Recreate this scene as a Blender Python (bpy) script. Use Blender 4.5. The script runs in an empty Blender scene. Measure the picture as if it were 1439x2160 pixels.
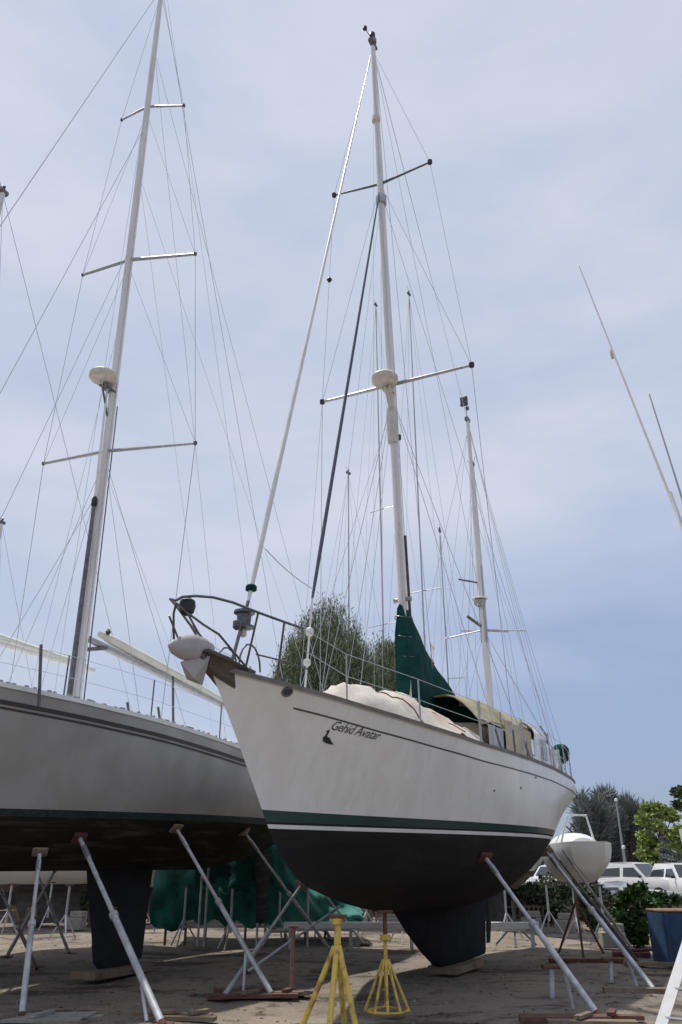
import bpy, math, random
import numpy as np
from mathutils import Vector, Matrix
random.seed(7); np.random.seed(7)
SC = bpy.context.scene
COL = SC.collection
PI = math.pi
# ---------------------------------------------------------------- camera
F = 1650.0; PITCH = math.radians(24.3); EYE = 1.6
cam = bpy.data.cameras.new('camera'); co = bpy.data.objects.new('camera', cam); COL.objects.link(co)
cam.sensor_fit = 'VERTICAL'; cam.sensor_height = 24.0; cam.lens = 24.0*F/2160.0
cam.clip_end = 3000; cam.clip_start = 0.05
co.location = (0, 0, EYE); co.rotation_euler = (PI/2+PITCH, 0, 0)
SC.camera = co
# ---------------------------------------------------------------- sun and sky
SUN_EL = math.radians(66); SUN_AZ = math.radians(-48)      # azimuth measured from +Y towards +X
sl = bpy.data.lights.new('sun', 'SUN'); sl.energy = 3.8; sl.angle = math.radians(1.5); sl.color = (1.0, .955, .88)
so = bpy.data.objects.new('sun', sl); COL.objects.link(so)
sd = Vector((math.sin(SUN_AZ)*math.cos(SUN_EL), math.cos(SUN_AZ)*math.cos(SUN_EL), math.sin(SUN_EL)))
so.rotation_euler = (-sd).to_track_quat('-Z', 'Y').to_euler(); so.location = (-20, 30, 60)
W = bpy.data.worlds.new('World'); SC.world = W; W.use_nodes = True
nt = W.node_tree; N = nt.nodes; L = nt.links; N.clear()
def nn(t, **k):
    n = N.new(t)
    for a, b in k.items(): setattr(n, a, b)
    return n
sky = nn('ShaderNodeTexSky', sky_type='NISHITA', sun_disc=False, sun_elevation=SUN_EL, sun_rotation=SUN_AZ)
bg1 = nn('ShaderNodeBackground'); bg1.inputs[1].default_value = .10; L.new(sky.outputs[0], bg1.inputs[0])
tc = nn('ShaderNodeTexCoord')
mp = nn('ShaderNodeMapping'); mp.inputs['Scale'].default_value = (1.0, 1.0, 3.2); mp.inputs['Rotation'].default_value = (.22, .12, 0)
L.new(tc.outputs['Generated'], mp.inputs[0])
nz = nn('ShaderNodeTexNoise'); nz.inputs['Scale'].default_value = 1.7; nz.inputs['Detail'].default_value = 5; nz.inputs['Roughness'].default_value = .5; nz.inputs['Distortion'].default_value = .5
L.new(mp.outputs[0], nz.inputs['Vector'])
sx = nn('ShaderNodeSeparateXYZ'); L.new(tc.outputs['Generated'], sx.inputs[0])
def mth(op, a, b=None, c=None, clamp=False):
    n = nn('ShaderNodeMath', operation=op, use_clamp=clamp)
    for i, v in enumerate((a, b, c)):
        if v is None: continue
        if isinstance(v, (int, float)): n.inputs[i].default_value = v
        else: L.new(v, n.inputs[i])
    return n.outputs[0]
# thinner cloud low in the sky to the right, thicker overhead and to the left
lowz = nn('ShaderNodeMapRange', interpolation_type='SMOOTHSTEP'); L.new(sx.outputs[2], lowz.inputs[0])
lowz.inputs[1].default_value = .52; lowz.inputs[2].default_value = .12; lowz.inputs[3].default_value = 0; lowz.inputs[4].default_value = 1
rgt = nn('ShaderNodeMapRange', interpolation_type='SMOOTHSTEP'); L.new(sx.outputs[0], rgt.inputs[0])
rgt.inputs[1].default_value = -.15; rgt.inputs[2].default_value = .4; rgt.inputs[3].default_value = .12; rgt.inputs[4].default_value = 1
thin = mth('MULTIPLY', lowz.outputs[0], rgt.outputs[0])
t2 = mth('MULTIPLY_ADD', nz.outputs[0], 1.7, -.87)
thin2 = mth('MULTIPLY_ADD', t2, .9, mth('MULTIPLY_ADD', thin, .8, .16), clamp=True)
cr = nn('ShaderNodeMixRGB'); L.new(thin2, cr.inputs[0])
cr.inputs[2].default_value = (.33, .425, .635, 1)
nz2 = nn('ShaderNodeTexNoise'); nz2.inputs['Scale'].default_value = 2.6; nz2.inputs['Detail'].default_value = 6; nz2.inputs['Roughness'].default_value = .55; L.new(mp.outputs[0], nz2.inputs['Vector'])
mr2 = nn('ShaderNodeMapRange'); L.new(nz2.outputs[0], mr2.inputs[0]); mr2.inputs[1].default_value = .38; mr2.inputs[2].default_value = .62
cl = nn('ShaderNodeMixRGB'); L.new(mr2.outputs[0], cl.inputs[0]); cl.inputs[1].default_value = (.575, .63, .765, 1); cl.inputs[2].default_value = (.655, .69, .80, 1); L.new(cl.outputs[0], cr.inputs[1])
# pale haze close to the horizon
hz = nn('ShaderNodeMapRange', interpolation_type='SMOOTHSTEP'); L.new(sx.outputs[2], hz.inputs[0])
hz.inputs[1].default_value = .16; hz.inputs[2].default_value = .0; hz.inputs[3].default_value = 0; hz.inputs[4].default_value = .8
cr2 = nn('ShaderNodeMixRGB'); L.new(hz.outputs[0], cr2.inputs[0]); L.new(cr.outputs[0], cr2.inputs[1]); cr2.inputs[2].default_value = (.34, .40, .50, 1)
bg2 = nn('ShaderNodeBackground'); L.new(cr2.outputs[0], bg2.inputs[0]); bg2.inputs[1].default_value = 1.0
mx = nn('ShaderNodeMixShader'); mx.inputs[0].default_value = .92
L.new(bg1.outputs[0], mx.inputs[1]); L.new(bg2.outputs[0], mx.inputs[2])
wo = nn('ShaderNodeOutputWorld'); L.new(mx.outputs[0], wo.inputs[0])
SC.view_settings.view_transform = 'Standard'; SC.view_settings.look = 'None'
SC.view_settings.exposure = 0.06; SC.view_settings.gamma = 1; SC.view_settings.use_curve_mapping = False
# ---------------------------------------------------------------- helpers
def mat(name, c1, rough=.6, metal=0.0, c2=None, scale=4.0, bump=0.0, bscale=None, island=None, stretch=None, spec=.5, detail=5, lo=.35, hi=.65, c3=None):
    m = bpy.data.materials.new(name); m.use_nodes = True
    t = m.node_tree; b = t.nodes['Principled BSDF']
    b.inputs['Base Color'].default_value = (*c1, 1); b.inputs['Roughness'].default_value = rough
    b.inputs['Metallic'].default_value = metal; b.inputs['Specular IOR Level'].default_value = spec
    tcn = t.nodes.new('ShaderNodeTexCoord'); mpn = t.nodes.new('ShaderNodeMapping'); t.links.new(tcn.outputs['Object'], mpn.inputs[0])
    if stretch: mpn.inputs['Scale'].default_value = stretch
    last = None
    if c2 is not None:
        n = t.nodes.new('ShaderNodeTexNoise'); n.inputs['Scale'].default_value = scale; n.inputs['Detail'].default_value = detail; n.inputs['Roughness'].default_value = .6
        t.links.new(mpn.outputs[0], n.inputs['Vector'])
        r = t.nodes.new('ShaderNodeMapRange'); r.inputs[1].default_value = lo; r.inputs[2].default_value = hi; t.links.new(n.outputs[0], r.inputs[0])
        x = t.nodes.new('ShaderNodeMixRGB'); x.inputs[1].default_value = (*c1, 1); x.inputs[2].default_value = (*c2, 1); t.links.new(r.outputs[0], x.inputs[0])
        last = x.outputs[0]
        if c3 is not None:
            n2 = t.nodes.new('ShaderNodeTexNoise'); n2.inputs['Scale'].default_value = scale*.27; n2.inputs['Detail'].default_value = 4
            t.links.new(mpn.outputs[0], n2.inputs['Vector'])
            r2 = t.nodes.new('ShaderNodeMapRange'); r2.inputs[1].default_value = .5; r2.inputs[2].default_value = .66; t.links.new(n2.outputs[0], r2.inputs[0])
            x2 = t.nodes.new('ShaderNodeMixRGB'); x2.inputs[2].default_value = (*c3, 1); t.links.new(last, x2.inputs[1]); t.links.new(r2.outputs[0], x2.inputs[0])
            last = x2.outputs[0]
    if island is not None:
        g = t.nodes.new('ShaderNodeNewGeometry'); x = t.nodes.new('ShaderNodeMixRGB')
        t.links.new(g.outputs['Random Per Island'], x.inputs[0])
        if last: t.links.new(last, x.inputs[1])
        else: x.inputs[1].default_value = (*c1, 1)
        x.inputs[2].default_value = (*island, 1); last = x.outputs[0]
    if last: t.links.new(last, b.inputs['Base Color'])
    if bump:
        n = t.nodes.new('ShaderNodeTexNoise'); n.inputs['Scale'].default_value = bscale or scale*3; n.inputs['Detail'].default_value = 6
        t.links.new(mpn.outputs[0], n.inputs['Vector'])
        bp = t.nodes.new('ShaderNodeBump'); bp.inputs['Strength'].default_value = bump; bp.inputs['Distance'].default_value = .02
        t.links.new(n.outputs[0], bp.inputs['Height']); t.links.new(bp.outputs[0], b.inputs['Normal'])
    return m
M = dict(
 cream=mat('cream_gelcoat', (.78, .78, .75), .26, c2=(.68, .665, .63), scale=5.0, stretch=(1.8, 1.8, .12), lo=.47, hi=.82, c3=(.72, .71, .68), bump=.06, bscale=1.5),
 greyhull=mat('grey_hull_paint', (.43, .435, .445), .28, c2=(.34, .34, .34), scale=2.4, stretch=(.8, .8, .5), c3=(.32, .315, .295), bump=.05, bscale=1.2),
 whitedeck=mat('white_deck_paint', (.72, .72, .71), .45, c2=(.62, .61, .58), scale=3),
 white=mat('white_paint', (.78, .78, .77), .35, c2=(.68, .67, .64), scale=5),
 mastwhite=mat('white_mast_enamel', (.74, .73, .72), .3, c2=(.62, .60, .58), scale=3, stretch=(3, 3, .4)),
 mastgrey=mat('grey_anodised_spar', (.42, .42, .42), .35, .5, c2=(.33, .33, .34), scale=3, stretch=(3, 3, .3)),
 alu=mat('dull_aluminium', (.42, .43, .44), .4, .6, c2=(.33, .33, .34), scale=6),
 galv=mat('galvanised_steel', (.58, .59, .62), .5, .2, c2=(.42, .41, .42), scale=9, c3=(.36, .35, .35)),
 steel=mat('dark_stainless', (.16, .16, .17), .35, .5, c2=(.09, .09, .10), scale=12),
 wire=mat('rigging_wire', (.42, .44, .49), .6),
 wirelight=mat('light_rope', (.52, .54, .60), .8),
 black=mat('black_antifouling', (.014, .013, .013), .75, c2=(.034, .030, .027), scale=2.5, stretch=(.6, .6, 2.2), bump=.35, c3=(.009, .009, .010), spec=.3, lo=.45, hi=.8),
 blackold=mat('weathered_black_antifouling', (.018, .017, .015), .85, c2=(.095, .083, .067), scale=2.2, stretch=(.5, .5, 6), bump=.3, lo=.50, hi=.75, spec=.25),
 green=mat('dark_green_stripe', (.010, .045, .042), .35, c2=(.014, .055, .05), scale=5),
 teal=mat('teal_stripe', (.016, .036, .045), .5, c2=(.06, .085, .09), scale=14, stretch=(1, 1, 3), lo=.5, hi=.7),
 darkstripe=mat('dark_grey_stripe', (.055, .053, .056), .45),
 teak=mat('weathered_teak', (.13, .105, .08), .8, c2=(.07, .055, .045), scale=8, stretch=(.3, 3, 3)),
 railwood=mat('dark_rail_wood', (.13, .115, .10), .7, c2=(.20, .18, .16), scale=6),
 greencanvas=mat('dark_green_canvas', (.008, .060, .050), .9, c2=(.004, .036, .031), scale=5, bump=.5, bscale=9, spec=.15),
 beige=mat('beige_canvas', (.50, .43, .33), .9, c2=(.38, .32, .23), scale=3, bump=.4, bscale=8, spec=.2),
 olive=mat('weathered_olive_canvas', (.40, .36, .25), .9, c2=(.24, .22, .13), scale=2.4, bump=.4, bscale=7, spec=.2, c3=(.44, .40, .31)),
 tarp=mat('stained_cream_tarp', (.62, .58, .51), .85, c2=(.54, .48, .41), scale=3.6, bump=.8, bscale=6, c3=(.46, .36, .29), spec=.2),
 creamcover=mat('cream_sail_cover', (.72, .71, .64), .9, c2=(.64, .62, .54), scale=3, bump=.3, spec=.2),
 whitecloth=mat('white_cloth', (.76, .75, .78), .9, c2=(.62, .61, .65), scale=5, bump=.5, bscale=9, spec=.2),
 vinyl=mat('clear_window_vinyl', (.25, .25, .26), .12, c2=(.34, .33, .31), scale=5),
 net=mat('green_tarpaulin', (.026, .17, .135), .85, c2=(.011, .075, .06), scale=2.6, bump=.9, bscale=6, c3=(.08, .26, .22), spec=.25),
 net2=mat('dark_green_tarpaulin', (.016, .10, .08), .85, c2=(.006, .035, .03), scale=2.5, bump=.8, bscale=4, spec=.2),
 radar=mat('radar_plastic', (.62, .58, .52), .5, c2=(.50, .46, .40), scale=9),
 blackp=mat('black_plastic', (.018, .018, .02), .5),
 anchor=mat('galvanised_anchor', (.42, .395, .385), .6, .1, c2=(.35, .33, .32), scale=5, bump=.1, c3=(.39, .36, .34)),
 yellow=mat('worn_yellow_paint', (.66, .47, .09), .6, c2=(.30, .17, .06), scale=30, c3=(.34, .20, .06), lo=.58, hi=.74),
 rust=mat('rusty_steel', (.16, .065, .04), .85, c2=(.08, .03, .022), scale=12, bump=.4),
 redpaint=mat('faded_red_paint', (.13, .035, .035), .8, c2=(.07, .025, .025), scale=12),
 pinkpost=mat('flaking_pink_red_paint', (.32, .16, .14), .8, c2=(.20, .10, .085), scale=14),
 board=mat('damp_red_brown_board', (.17, .085, .06), .9, c2=(.09, .045, .033), scale=5, stretch=(1, 6, 1), bump=.6),
 plank=mat('grey_brown_plank', (.26, .20, .15), .9, c2=(.15, .11, .08), scale=5, stretch=(1, 6, 1), bump=.5),
 concrete=mat('concrete_block', (.34, .32, .29), .95, c2=(.24, .23, .21), scale=9, bump=.5),
 glass=mat('dark_car_glass', (.03, .035, .04), .06, spec=.8),
 carwhite=mat('white_car_paint', (.74, .74, .74), .18, c2=(.66, .66, .66), scale=2),
 tyre=mat('tyre_rubber', (.02, .02, .02), .85),
 rim=mat('wheel_metal', (.35, .35, .36), .35, .7),
 lamp=mat('headlight_lens', (.55, .57, .6), .1, .2),
 bluebox=mat('faded_blue_panel', (.03, .085, .20), .7, c2=(.018, .045, .10), scale=4, c3=(.03, .12, .15)),
 orangewood=mat('orange_brown_lid', (.24, .14, .09), .8, c2=(.20, .10, .06), scale=6),
 whitefar=mat('far_white_gelcoat', (.70, .70, .68), .45, c2=(.60, .59, .56), scale=1.6, c3=(.62, .61, .55)),
 greyunder=mat('faded_grey_antifouling', (.075, .072, .07), .85, c2=(.13, .12, .11), scale=3, stretch=(.6, .6, 2)),
 stone=mat('loose_stones', (.36, .32, .27), .95, island=(.14, .12, .10)),
 pinkcloth=mat('faded_pink_flag', (.55, .38, .36), .9),
)
def leafmat(n, a, b, rough=.7):
    m = mat(n, a, rough, island=b, spec=.2)
    return m
M['leaf_tam'] = leafmat('tamarisk_foliage', (.07, .10, .04), (.26, .30, .18))
M['leaf_far'] = leafmat('grey_green_foliage', (.09, .105, .10), (.23, .245, .235))  # paled leaf tones: distance haze is put into the colour
M['leaf_lime'] = leafmat('lime_green_foliage', (.17, .24, .06), (.36, .42, .14))
M['leaf_grey'] = leafmat('silver_grey_foliage', (.15, .175, .16), (.30, .33, .30))
M['leaf_bush'] = leafmat('dark_glossy_foliage', (.022, .06, .018), (.075, .14, .04), .45)
M['leaf_olive'] = leafmat('olive_foliage', (.06, .075, .045), (.15, .165, .10))
M['bark'] = mat('bark', (.12, .095, .075), .9, c2=(.07, .055, .045), scale=8, bump=.6)

class MB:
    def __init__(s): s.v = []; s.f = []
    def add(s, vs, fs):
        o = len(s.v); s.v += [tuple(map(float, p)) for p in vs]; s.f += [tuple(o+i for i in f) for f in fs]; return s
    def tube(s, pts, r, n=8, cap=True):
        pts = [Vector(p) for p in pts]
        rs = r if isinstance(r, (list, tuple)) else [r]*len(pts)
        ring = []; up = None
        for i, p in enumerate(pts):
            d = (pts[min(i+1, len(pts)-1)]-pts[max(i-1, 0)])
            if d.length < 1e-9: d = Vector((0, 0, 1))
            d.normalize()
            if up is None: up = Vector((0, 0, 1)) if abs(d.z) < .9 else Vector((1, 0, 0))
            a = d.cross(up).normalized(); b = a.cross(d).normalized(); up = b
            ring.append([p+a*math.cos(2*PI*k/n)*rs[i]+b*math.sin(2*PI*k/n)*rs[i] for k in range(n)])
        vs = [q for rg in ring for q in rg]; fs = []
        for i in range(len(pts)-1):
            for k in range(n): fs.append((i*n+k, i*n+(k+1) % n, (i+1)*n+(k+1) % n, (i+1)*n+k))
        if cap: fs.append(tuple(range(n))[::-1]); fs.append(tuple(range((len(pts)-1)*n, len(pts)*n)))
        return s.add(vs, fs)
    def box(s, c, sz, R=None, bev=0.0):
        c = Vector(c); x, y, z = [q/2 for q in sz]; R = R or Matrix.Identity(3)
        if bev <= 0:
            vs = [c+R@Vector((a*x, b*y, d*z)) for a in (-1, 1) for b in (-1, 1) for d in (-1, 1)]
            return s.add(vs, [(0, 1, 3, 2), (4, 6, 7, 5), (0, 4, 5, 1), (2, 3, 7, 6), (0, 2, 6, 4), (1, 5, 7, 3)])
        pr = [(-x, -y+bev), (-x+bev, -y), (x-bev, -y), (x, -y+bev), (x, y-bev), (x-bev, y), (-x+bev, y), (-x, y-bev)]
        lv = [(-z, .0), (-z+bev, 1), (z-bev, 1), (z, .0)]; vs = []
        for zz, k in lv:
            for a, b in pr:
                vs.append(c+R@Vector((a-(0 if k else math.copysign(bev, a)), b-(0 if k else math.copysign(bev, b)), zz)))
        fs = [tuple(range(8))[::-1], tuple(range(24, 32))]
        for i in range(3):
            for k in range(8): fs.append((i*8+k, i*8+(k+1) % 8, i*8+8+(k+1) % 8, i*8+8+k))
        return s.add(vs, fs)
    def bar(s, p0, p1, w, h, up=(0, 0, 1)):
        p0 = Vector(p0); p1 = Vector(p1); d = (p1-p0); ln = d.length; d.normalize()
        a = d.cross(Vector(up)).normalized(); b = a.cross(d)
        R = Matrix((d, a, b)).transposed()
        return s.box((p0+p1)/2, (ln, w, h), R)
    def lathe(s, c, prof, n=16, R=None):
        c = Vector(c); R = R or Matrix.Identity(3); vs = []
        for r, z in prof:
            for k in range(n): vs.append(c+R@Vector((r*math.cos(2*PI*k/n), r*math.sin(2*PI*k/n), z)))
        fs = []
        for i in range(len(prof)-1):
            for k in range(n): fs.append((i*n+k, i*n+(k+1) % n, (i+1)*n+(k+1) % n, (i+1)*n+k))
        fs.append(tuple(range(n))[::-1]); fs.append(tuple(range((len(prof)-1)*n, len(prof)*n)))
        return s.add(vs, fs)
    def grid(s, G, closed=False):
        a = len(G); b = len(G[0]); vs = [p for r in G for p in r]
        fs = [(i*b+j, i*b+j+1, (i+1)*b+j+1, (i+1)*b+j) for i in range(a-1) for j in range(b-1)]
        return s.add(vs, fs)
    def slab(s, G, th):            # a sheet with thickness th along its normals
        a = len(G); b = len(G[0])
        G = [[Vector(p) for p in r] for r in G]
        H = []
        for i in range(a):
            row = []
            for j in range(b):
                du = G[min(i+1, a-1)][j]-G[max(i-1, 0)][j]; dv = G[i][min(j+1, b-1)]-G[i][max(j-1, 0)]
                n = du.cross(dv); n = n.normalized() if n.length > 1e-9 else Vector((0, 0, 1))
                row.append(G[i][j]-n*th)
            H.append(row)
        o = a*b; vs = [p for r in G for p in r]+[p for r in H for p in r]
        fs = [(i*b+j, i*b+j+1, (i+1)*b+j+1, (i+1)*b+j) for i in range(a-1) for j in range(b-1)]
        fs += [(o+i*b+j, o+(i+1)*b+j, o+(i+1)*b+j+1, o+i*b+j+1) for i in range(a-1) for j in range(b-1)]
        for i in range(a-1):
            fs += [(i*b, (i+1)*b, o+(i+1)*b, o+i*b), (i*b+b-1, o+i*b+b-1, o+(i+1)*b+b-1, (i+1)*b+b-1)]
        for j in range(b-1):
            fs += [(j, o+j, o+j+1, j+1), ((a-1)*b+j, (a-1)*b+j+1, o+(a-1)*b+j+1, o+(a-1)*b+j)]
        return s.add(vs, fs)
    def build(s, name, m, parent=None, smooth=True, loc=None, ang=40):
        me = bpy.data.meshes.new(name); vs = s.v
        if loc is not None: vs = [(p[0]-loc[0], p[1]-loc[1], p[2]-loc[2]) for p in vs]
        me.from_pydata(vs, [], s.f); me.materials.append(M[m] if isinstance(m, str) else m)
        if smooth:
            me.polygons.foreach_set('use_smooth', [True]*len(me.polygons))
            try: me.set_sharp_from_angle(angle=math.radians(ang))
            except Exception: pass
        me.update()
        o = bpy.data.objects.new(name, me); COL.objects.link(o)
        if loc is not None: o.location = loc
        if parent is not None: o.parent = parent
        return o
def tag(o, label=None, cat=None, group=None, kind=None):
    if label: o['label'] = label
    if cat: o['category'] = cat
    if group: o['group'] = group
    if kind: o['kind'] = kind
    return o
def thing(name, label, cat, loc=(0, 0, 0), rz=0.0, group=None):
    o = bpy.data.objects.new(name, None); COL.objects.link(o); o.location = loc; o.rotation_euler = (0, 0, rz)
    o.empty_display_size = .2
    return tag(o, label, cat, group)
def ray(px, py):
    X = px-719.5; Y = 1080-py; s, c = math.sin(PITCH), math.cos(PITCH)
    return Vector((X, F*c-Y*s, Y*c+F*s))
def at(px, py, Y):                 # the point on the photo's line of sight at distance Y
    r = ray(px, py); return Vector((r.x/r.y*Y, Y, EYE+r.z/r.y*Y))
def gnd(px, py, z=0.0):
    r = ray(px, py); k = (z-EYE)/r.z; return Vector((r.x*k, r.y*k, z))
class Frame:                        # local boat frame: x aft, y towards the viewer's right, z up
    def __init__(s, b, deg):
        a = math.radians(deg); s.b = Vector((b[0], b[1], 0)); s.ax = Vector((math.sin(a), math.cos(a), 0)); s.n = Vector((math.cos(a), -math.sin(a), 0)); s.rz = PI/2-a
    def loc(s, p): q = Vector(p)-s.b; return Vector((q.dot(s.ax), q.dot(s.n), p[2]))   # y_local = towards n
    def w(s, x, y, z): return s.b+s.ax*x+s.n*y+Vector((0, 0, z))
    def hy(s, px, py, y=0.0):       # hit on the plane y_local = y
        r = ray(px, py); o = Vector((0, 0, EYE)); k = (s.b+s.n*y-o).dot(s.n)/r.dot(s.n); return s.loc(o+r*k)
    def hx(s, px, py, x):
        r = ray(px, py); o = Vector((0, 0, EYE)); k = (s.b+s.ax*x-o).dot(s.ax)/r.dot(s.ax); return s.loc(o+r*k)
def frame_empty(fr, name, label, cat, group=None):
    o = thing(name, label, cat, (fr.b.x, fr.b.y, 0), 0, group)
    # columns: local x -> ax, local y -> n (left-handed with z up, so y is mirrored inside MBs through fr.Y)
    o.rotation_euler = (0, 0, fr.rz); return o
# local blender frame has x = ax, y = -n ; convert points written with y towards n
class LB(MB):
    def build(s, name, m, parent=None, smooth=True, ang=40):
        s.v = [(p[0], -p[1], p[2]) for p in s.v]; s.f = [f[::-1] for f in s.f]
        return MB.build(s, name, m, parent, smooth, None, ang)
def tab(xs, ys, win=.06):
    xs = np.array(xs, float); ys = np.array(ys, float)
    if xs[0] > xs[-1]: xs = xs[::-1]; ys = ys[::-1]
    g = np.linspace(xs[0], xs[-1], 401); v = np.interp(g, xs, ys); k = max(3, int(401*win))
    pad = np.concatenate([2*v[0]-v[k:0:-1], v, 2*v[-1]-v[-2:-k-2:-1]])
    sm = np.convolve(np.convolve(pad, np.ones(k)/k, 'same'), np.ones(3)/3, 'same')[k:-k]
    sm[0] = v[0]; sm[-1] = v[-1]
    return lambda q: float(np.interp(q, g, sm))
class Hull:
    def __init__(s, **k): s.__dict__.update(k)
    def half(s, t, z):
        zs = s.zs(t); q = min(1, max(0, (z-s.zmin)/(zs-s.zmin)))
        full = (1-(1-q)**s.m)**(1/s.k)
        w = max(0, 1-t/.5)**1.6; f = full*(1-w)+q**s.bowp*w
        e = 1.0
        if t > .5:
            kk = min(1, max(0, 1-(z-s.tz0)/(s.tz1-s.tz0))); kk = kk*kk*(3-2*kk)
            e = 1-kk*((t-.5)/.5)**2.2
        return s.B*s.plan(t)*f*max(e, 0.0)
    def X(s, t, z): return s.xb(z)+(s.xs(z)-s.xb(z))*t
    def P(s, t, z, side=1, off=0): return Vector((s.X(t, z), side*(s.half(t, z)+off), z))
    def tx(s, x, z):
        return min(1, max(0, (x-s.xb(z))/(s.xs(z)-s.xb(z))))
    def px(s, x, z, side=1, off=.004):
        return Vector((x, side*(s.half(s.tx(x, z), z)+off), z))
    def ts(s, n=56): return [.5-.5*math.cos(PI*i/n)*(1) for i in range(n+1)]
    def band(s, z0, z1, rows, off=0.0, n=56, t0=0, t1=1):
        mb = LB(); T = [t0+(t1-t0)*t for t in s.ts(n)]
        for side in (1, -1):
            G = []
            for t in T:
                a = z0(t) if callable(z0) else z0; b = z1(t) if callable(z1) else z1
                G.append([s.P(t, a+(b-a)*j/rows, side, off) for j in range(rows+1)])
            if side < 0: G = G[::-1]
            mb.grid(G)
        # transom
        G = []
        a = z0(1) if callable(z0) else z0; b = z1(1) if callable(z1) else z1
        if t1 == 1: mb.grid([[s.P(1, a+(b-a)*j/rows, sd, off)+Vector((off, 0, 0)) for sd in (1, -1)] for j in range(rows+1)])
        return mb
    def strip(s, dz, h, th, n=60, t0=0, t1=1, side=1, zc=None):    # thin proud strip following the sheer
        mb = LB(); G = []
        for i in range(n+1):
            t = t0+(t1-t0)*i/n; z = (s.zs(t)+dz) if zc is None else zc(t)
            G.append([s.P(t, z-h/2, side, -.004), s.P(t, z-h/2, side, th), s.P(t, z+h/2, side, th), s.P(t, z+h/2, side, -.004)])
        return mb.grid(G)
    def deck(s, dz=-.04, camber=.08, n=50, m=8, inset=.01):
        mb = LB(); G = []
        for t in s.ts(n):
            z = s.zs(t)+dz; y = max(0, s.half(t, s.zs(t))-inset); x = s.X(t, s.zs(t))
            G.append([Vector((x, y*(2*j/m-1), z+camber*(1-(2*j/m-1)**2)*min(1, y))) for j in range(m+1)])
        return mb.grid(G)
    def rail(s, h, w, n=60, dz=0, side=1, t0=0.0):
        mb = LB(); G = []
        for i in range(n+1):
            t = t0+(1-t0)*i/n; zs = s.zs(t); p = s.P(t, zs, side); yi = max(abs(p.y)-w, 0)*side; yo = p.y+side*.012
            G.append([Vector((p.x, yo, zs-.03+dz)), Vector((p.x, yo, zs+h+dz)), Vector((p.x, yi, zs+h+dz)), Vector((p.x, yi, zs-.06+dz))])
        return mb.grid(G)
def line(fr_parent, a, b, r=.006, m='wire', name='shroud', n=5, sag=0.0):
    mb = LB(); r = r*.8
    if sag:
        pts = [Vector(a).lerp(Vector(b), i/10)-Vector((0, 0, sag*4*(i/10)*(1-i/10))) for i in range(11)]
    else: pts = [a, b]
    return mb.tube(pts, r, n).build(name, m, fr_parent)
def keel_loft(mb, rows, n=14):       # rows: (z, x_front, x_back, half_thickness)
    rings = []
    for z, x0, x1, th in rows:
        ring = []
        for k in range(n*2):
            u = k/n if k <= n else (2*n-k)/n; sgn = 1 if k <= n else -1
            prof = 2.6*(math.sqrt(u+1e-9)*.55-.25*u-.30*u*u)
            ring.append(Vector((x0+(x1-x0)*u, sgn*th*max(prof, .04 if 0 < u < 1 else 0), z)))
        rings.append(ring)
    m = 2*n; vs = [p for r in rings for p in r]; fs = []
    for i in range(len(rings)-1):
        for k in range(m): fs.append((i*m+k, i*m+(k+1) % m, (i+1)*m+(k+1) % m, (i+1)*m+k))
    fs.append(tuple(range(m))); fs.append(tuple(range((len(rings)-1)*m, len(rings)*m))[::-1])
    mb.add(vs, fs); return mb
# ================================================================ GROUND
gm = bpy.data.materials.new('sandy_yard_ground'); gm.use_nodes = True
t = gm.node_tree; b = t.nodes['Principled BSDF']; b.inputs['Roughness'].default_value = .95; b.inputs['Specular IOR Level'].default_value = .15
tcn = t.nodes.new('ShaderNodeTexCoord')
def gnoise(sc, det=6, ro=.6, st=(1, 1, 1)):
    mpn = t.nodes.new('ShaderNodeMapping'); mpn.inputs['Scale'].default_value = st; t.links.new(tcn.outputs['Object'], mpn.inputs[0])
    n = t.nodes.new('ShaderNodeTexNoise'); n.inputs['Scale'].default_value = sc; n.inputs['Detail'].default_value = det; n.inputs['Roughness'].default_value = ro
    t.links.new(mpn.outputs[0], n.inputs['Vector']); return n.outputs[0]
def gmr(v, a, b_, c=0, d=1):
    n = t.nodes.new('ShaderNodeMapRange'); t.links.new(v, n.inputs[0])
    for i, q in enumerate((a, b_, c, d)): n.inputs[i+1].default_value = q
    return n.outputs[0]
def gmix(f, a, b_):
    n = t.nodes.new('ShaderNodeMixRGB'); t.links.new(f, n.inputs[0])
    for i, q in ((1, a), (2, b_)):
        if isinstance(q, tuple): n.inputs[i].default_value = (*q, 1)
        else: t.links.new(q, n.inputs[i])
    return n.outputs[0]
c = gmix(gmr(gnoise(.55), .40, .62), (.31, .26, .205), (.195, .168, .138))
c = gmix(gmr(gnoise(.16, 4, .5, (1, .6, 1)), .50, .62), c, (.235, .21, .18))
c = gmix(gmr(gnoise(.42, 7, .65, (1, 1.8, 1)), .54, .60), c, (.085, .07, .058))
c = gmix(gmr(gnoise(2.6, 8, .7), .54, .68), c, (.075, .06, .048))
c = gmix(gmr(gnoise(26, 4, .7), .52, .72), c, (.29, .25, .20))
c = gmix(gmr(gnoise(60, 3, .7), .55, .70), c, (.06, .05, .042))
t.links.new(c, b.inputs['Base Color'])
bp = t.nodes.new('ShaderNodeBump'); bp.inputs['Strength'].default_value = .9; bp.inputs['Distance'].default_value = .03
ad = t.nodes.new('ShaderNodeMath'); ad.operation = 'ADD'; t.links.new(gnoise(14, 8, .7), ad.inputs[0]); t.links.new(gnoise(1.5, 4), ad.inputs[1])
t.links.new(ad.outputs[0], bp.inputs['Height']); t.links.new(bp.outputs[0], b.inputs['Normal'])
M['ground'] = gm
mb = MB(); xs = [-900, -300, -80, -30]+[-18+i*.6 for i in range(61)]+[30, 80, 300, 900]
ys = [-300, -60, -10, 0, 3]+[5+i*.6 for i in range(50)]+[45, 70, 150, 400, 1500]
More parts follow.
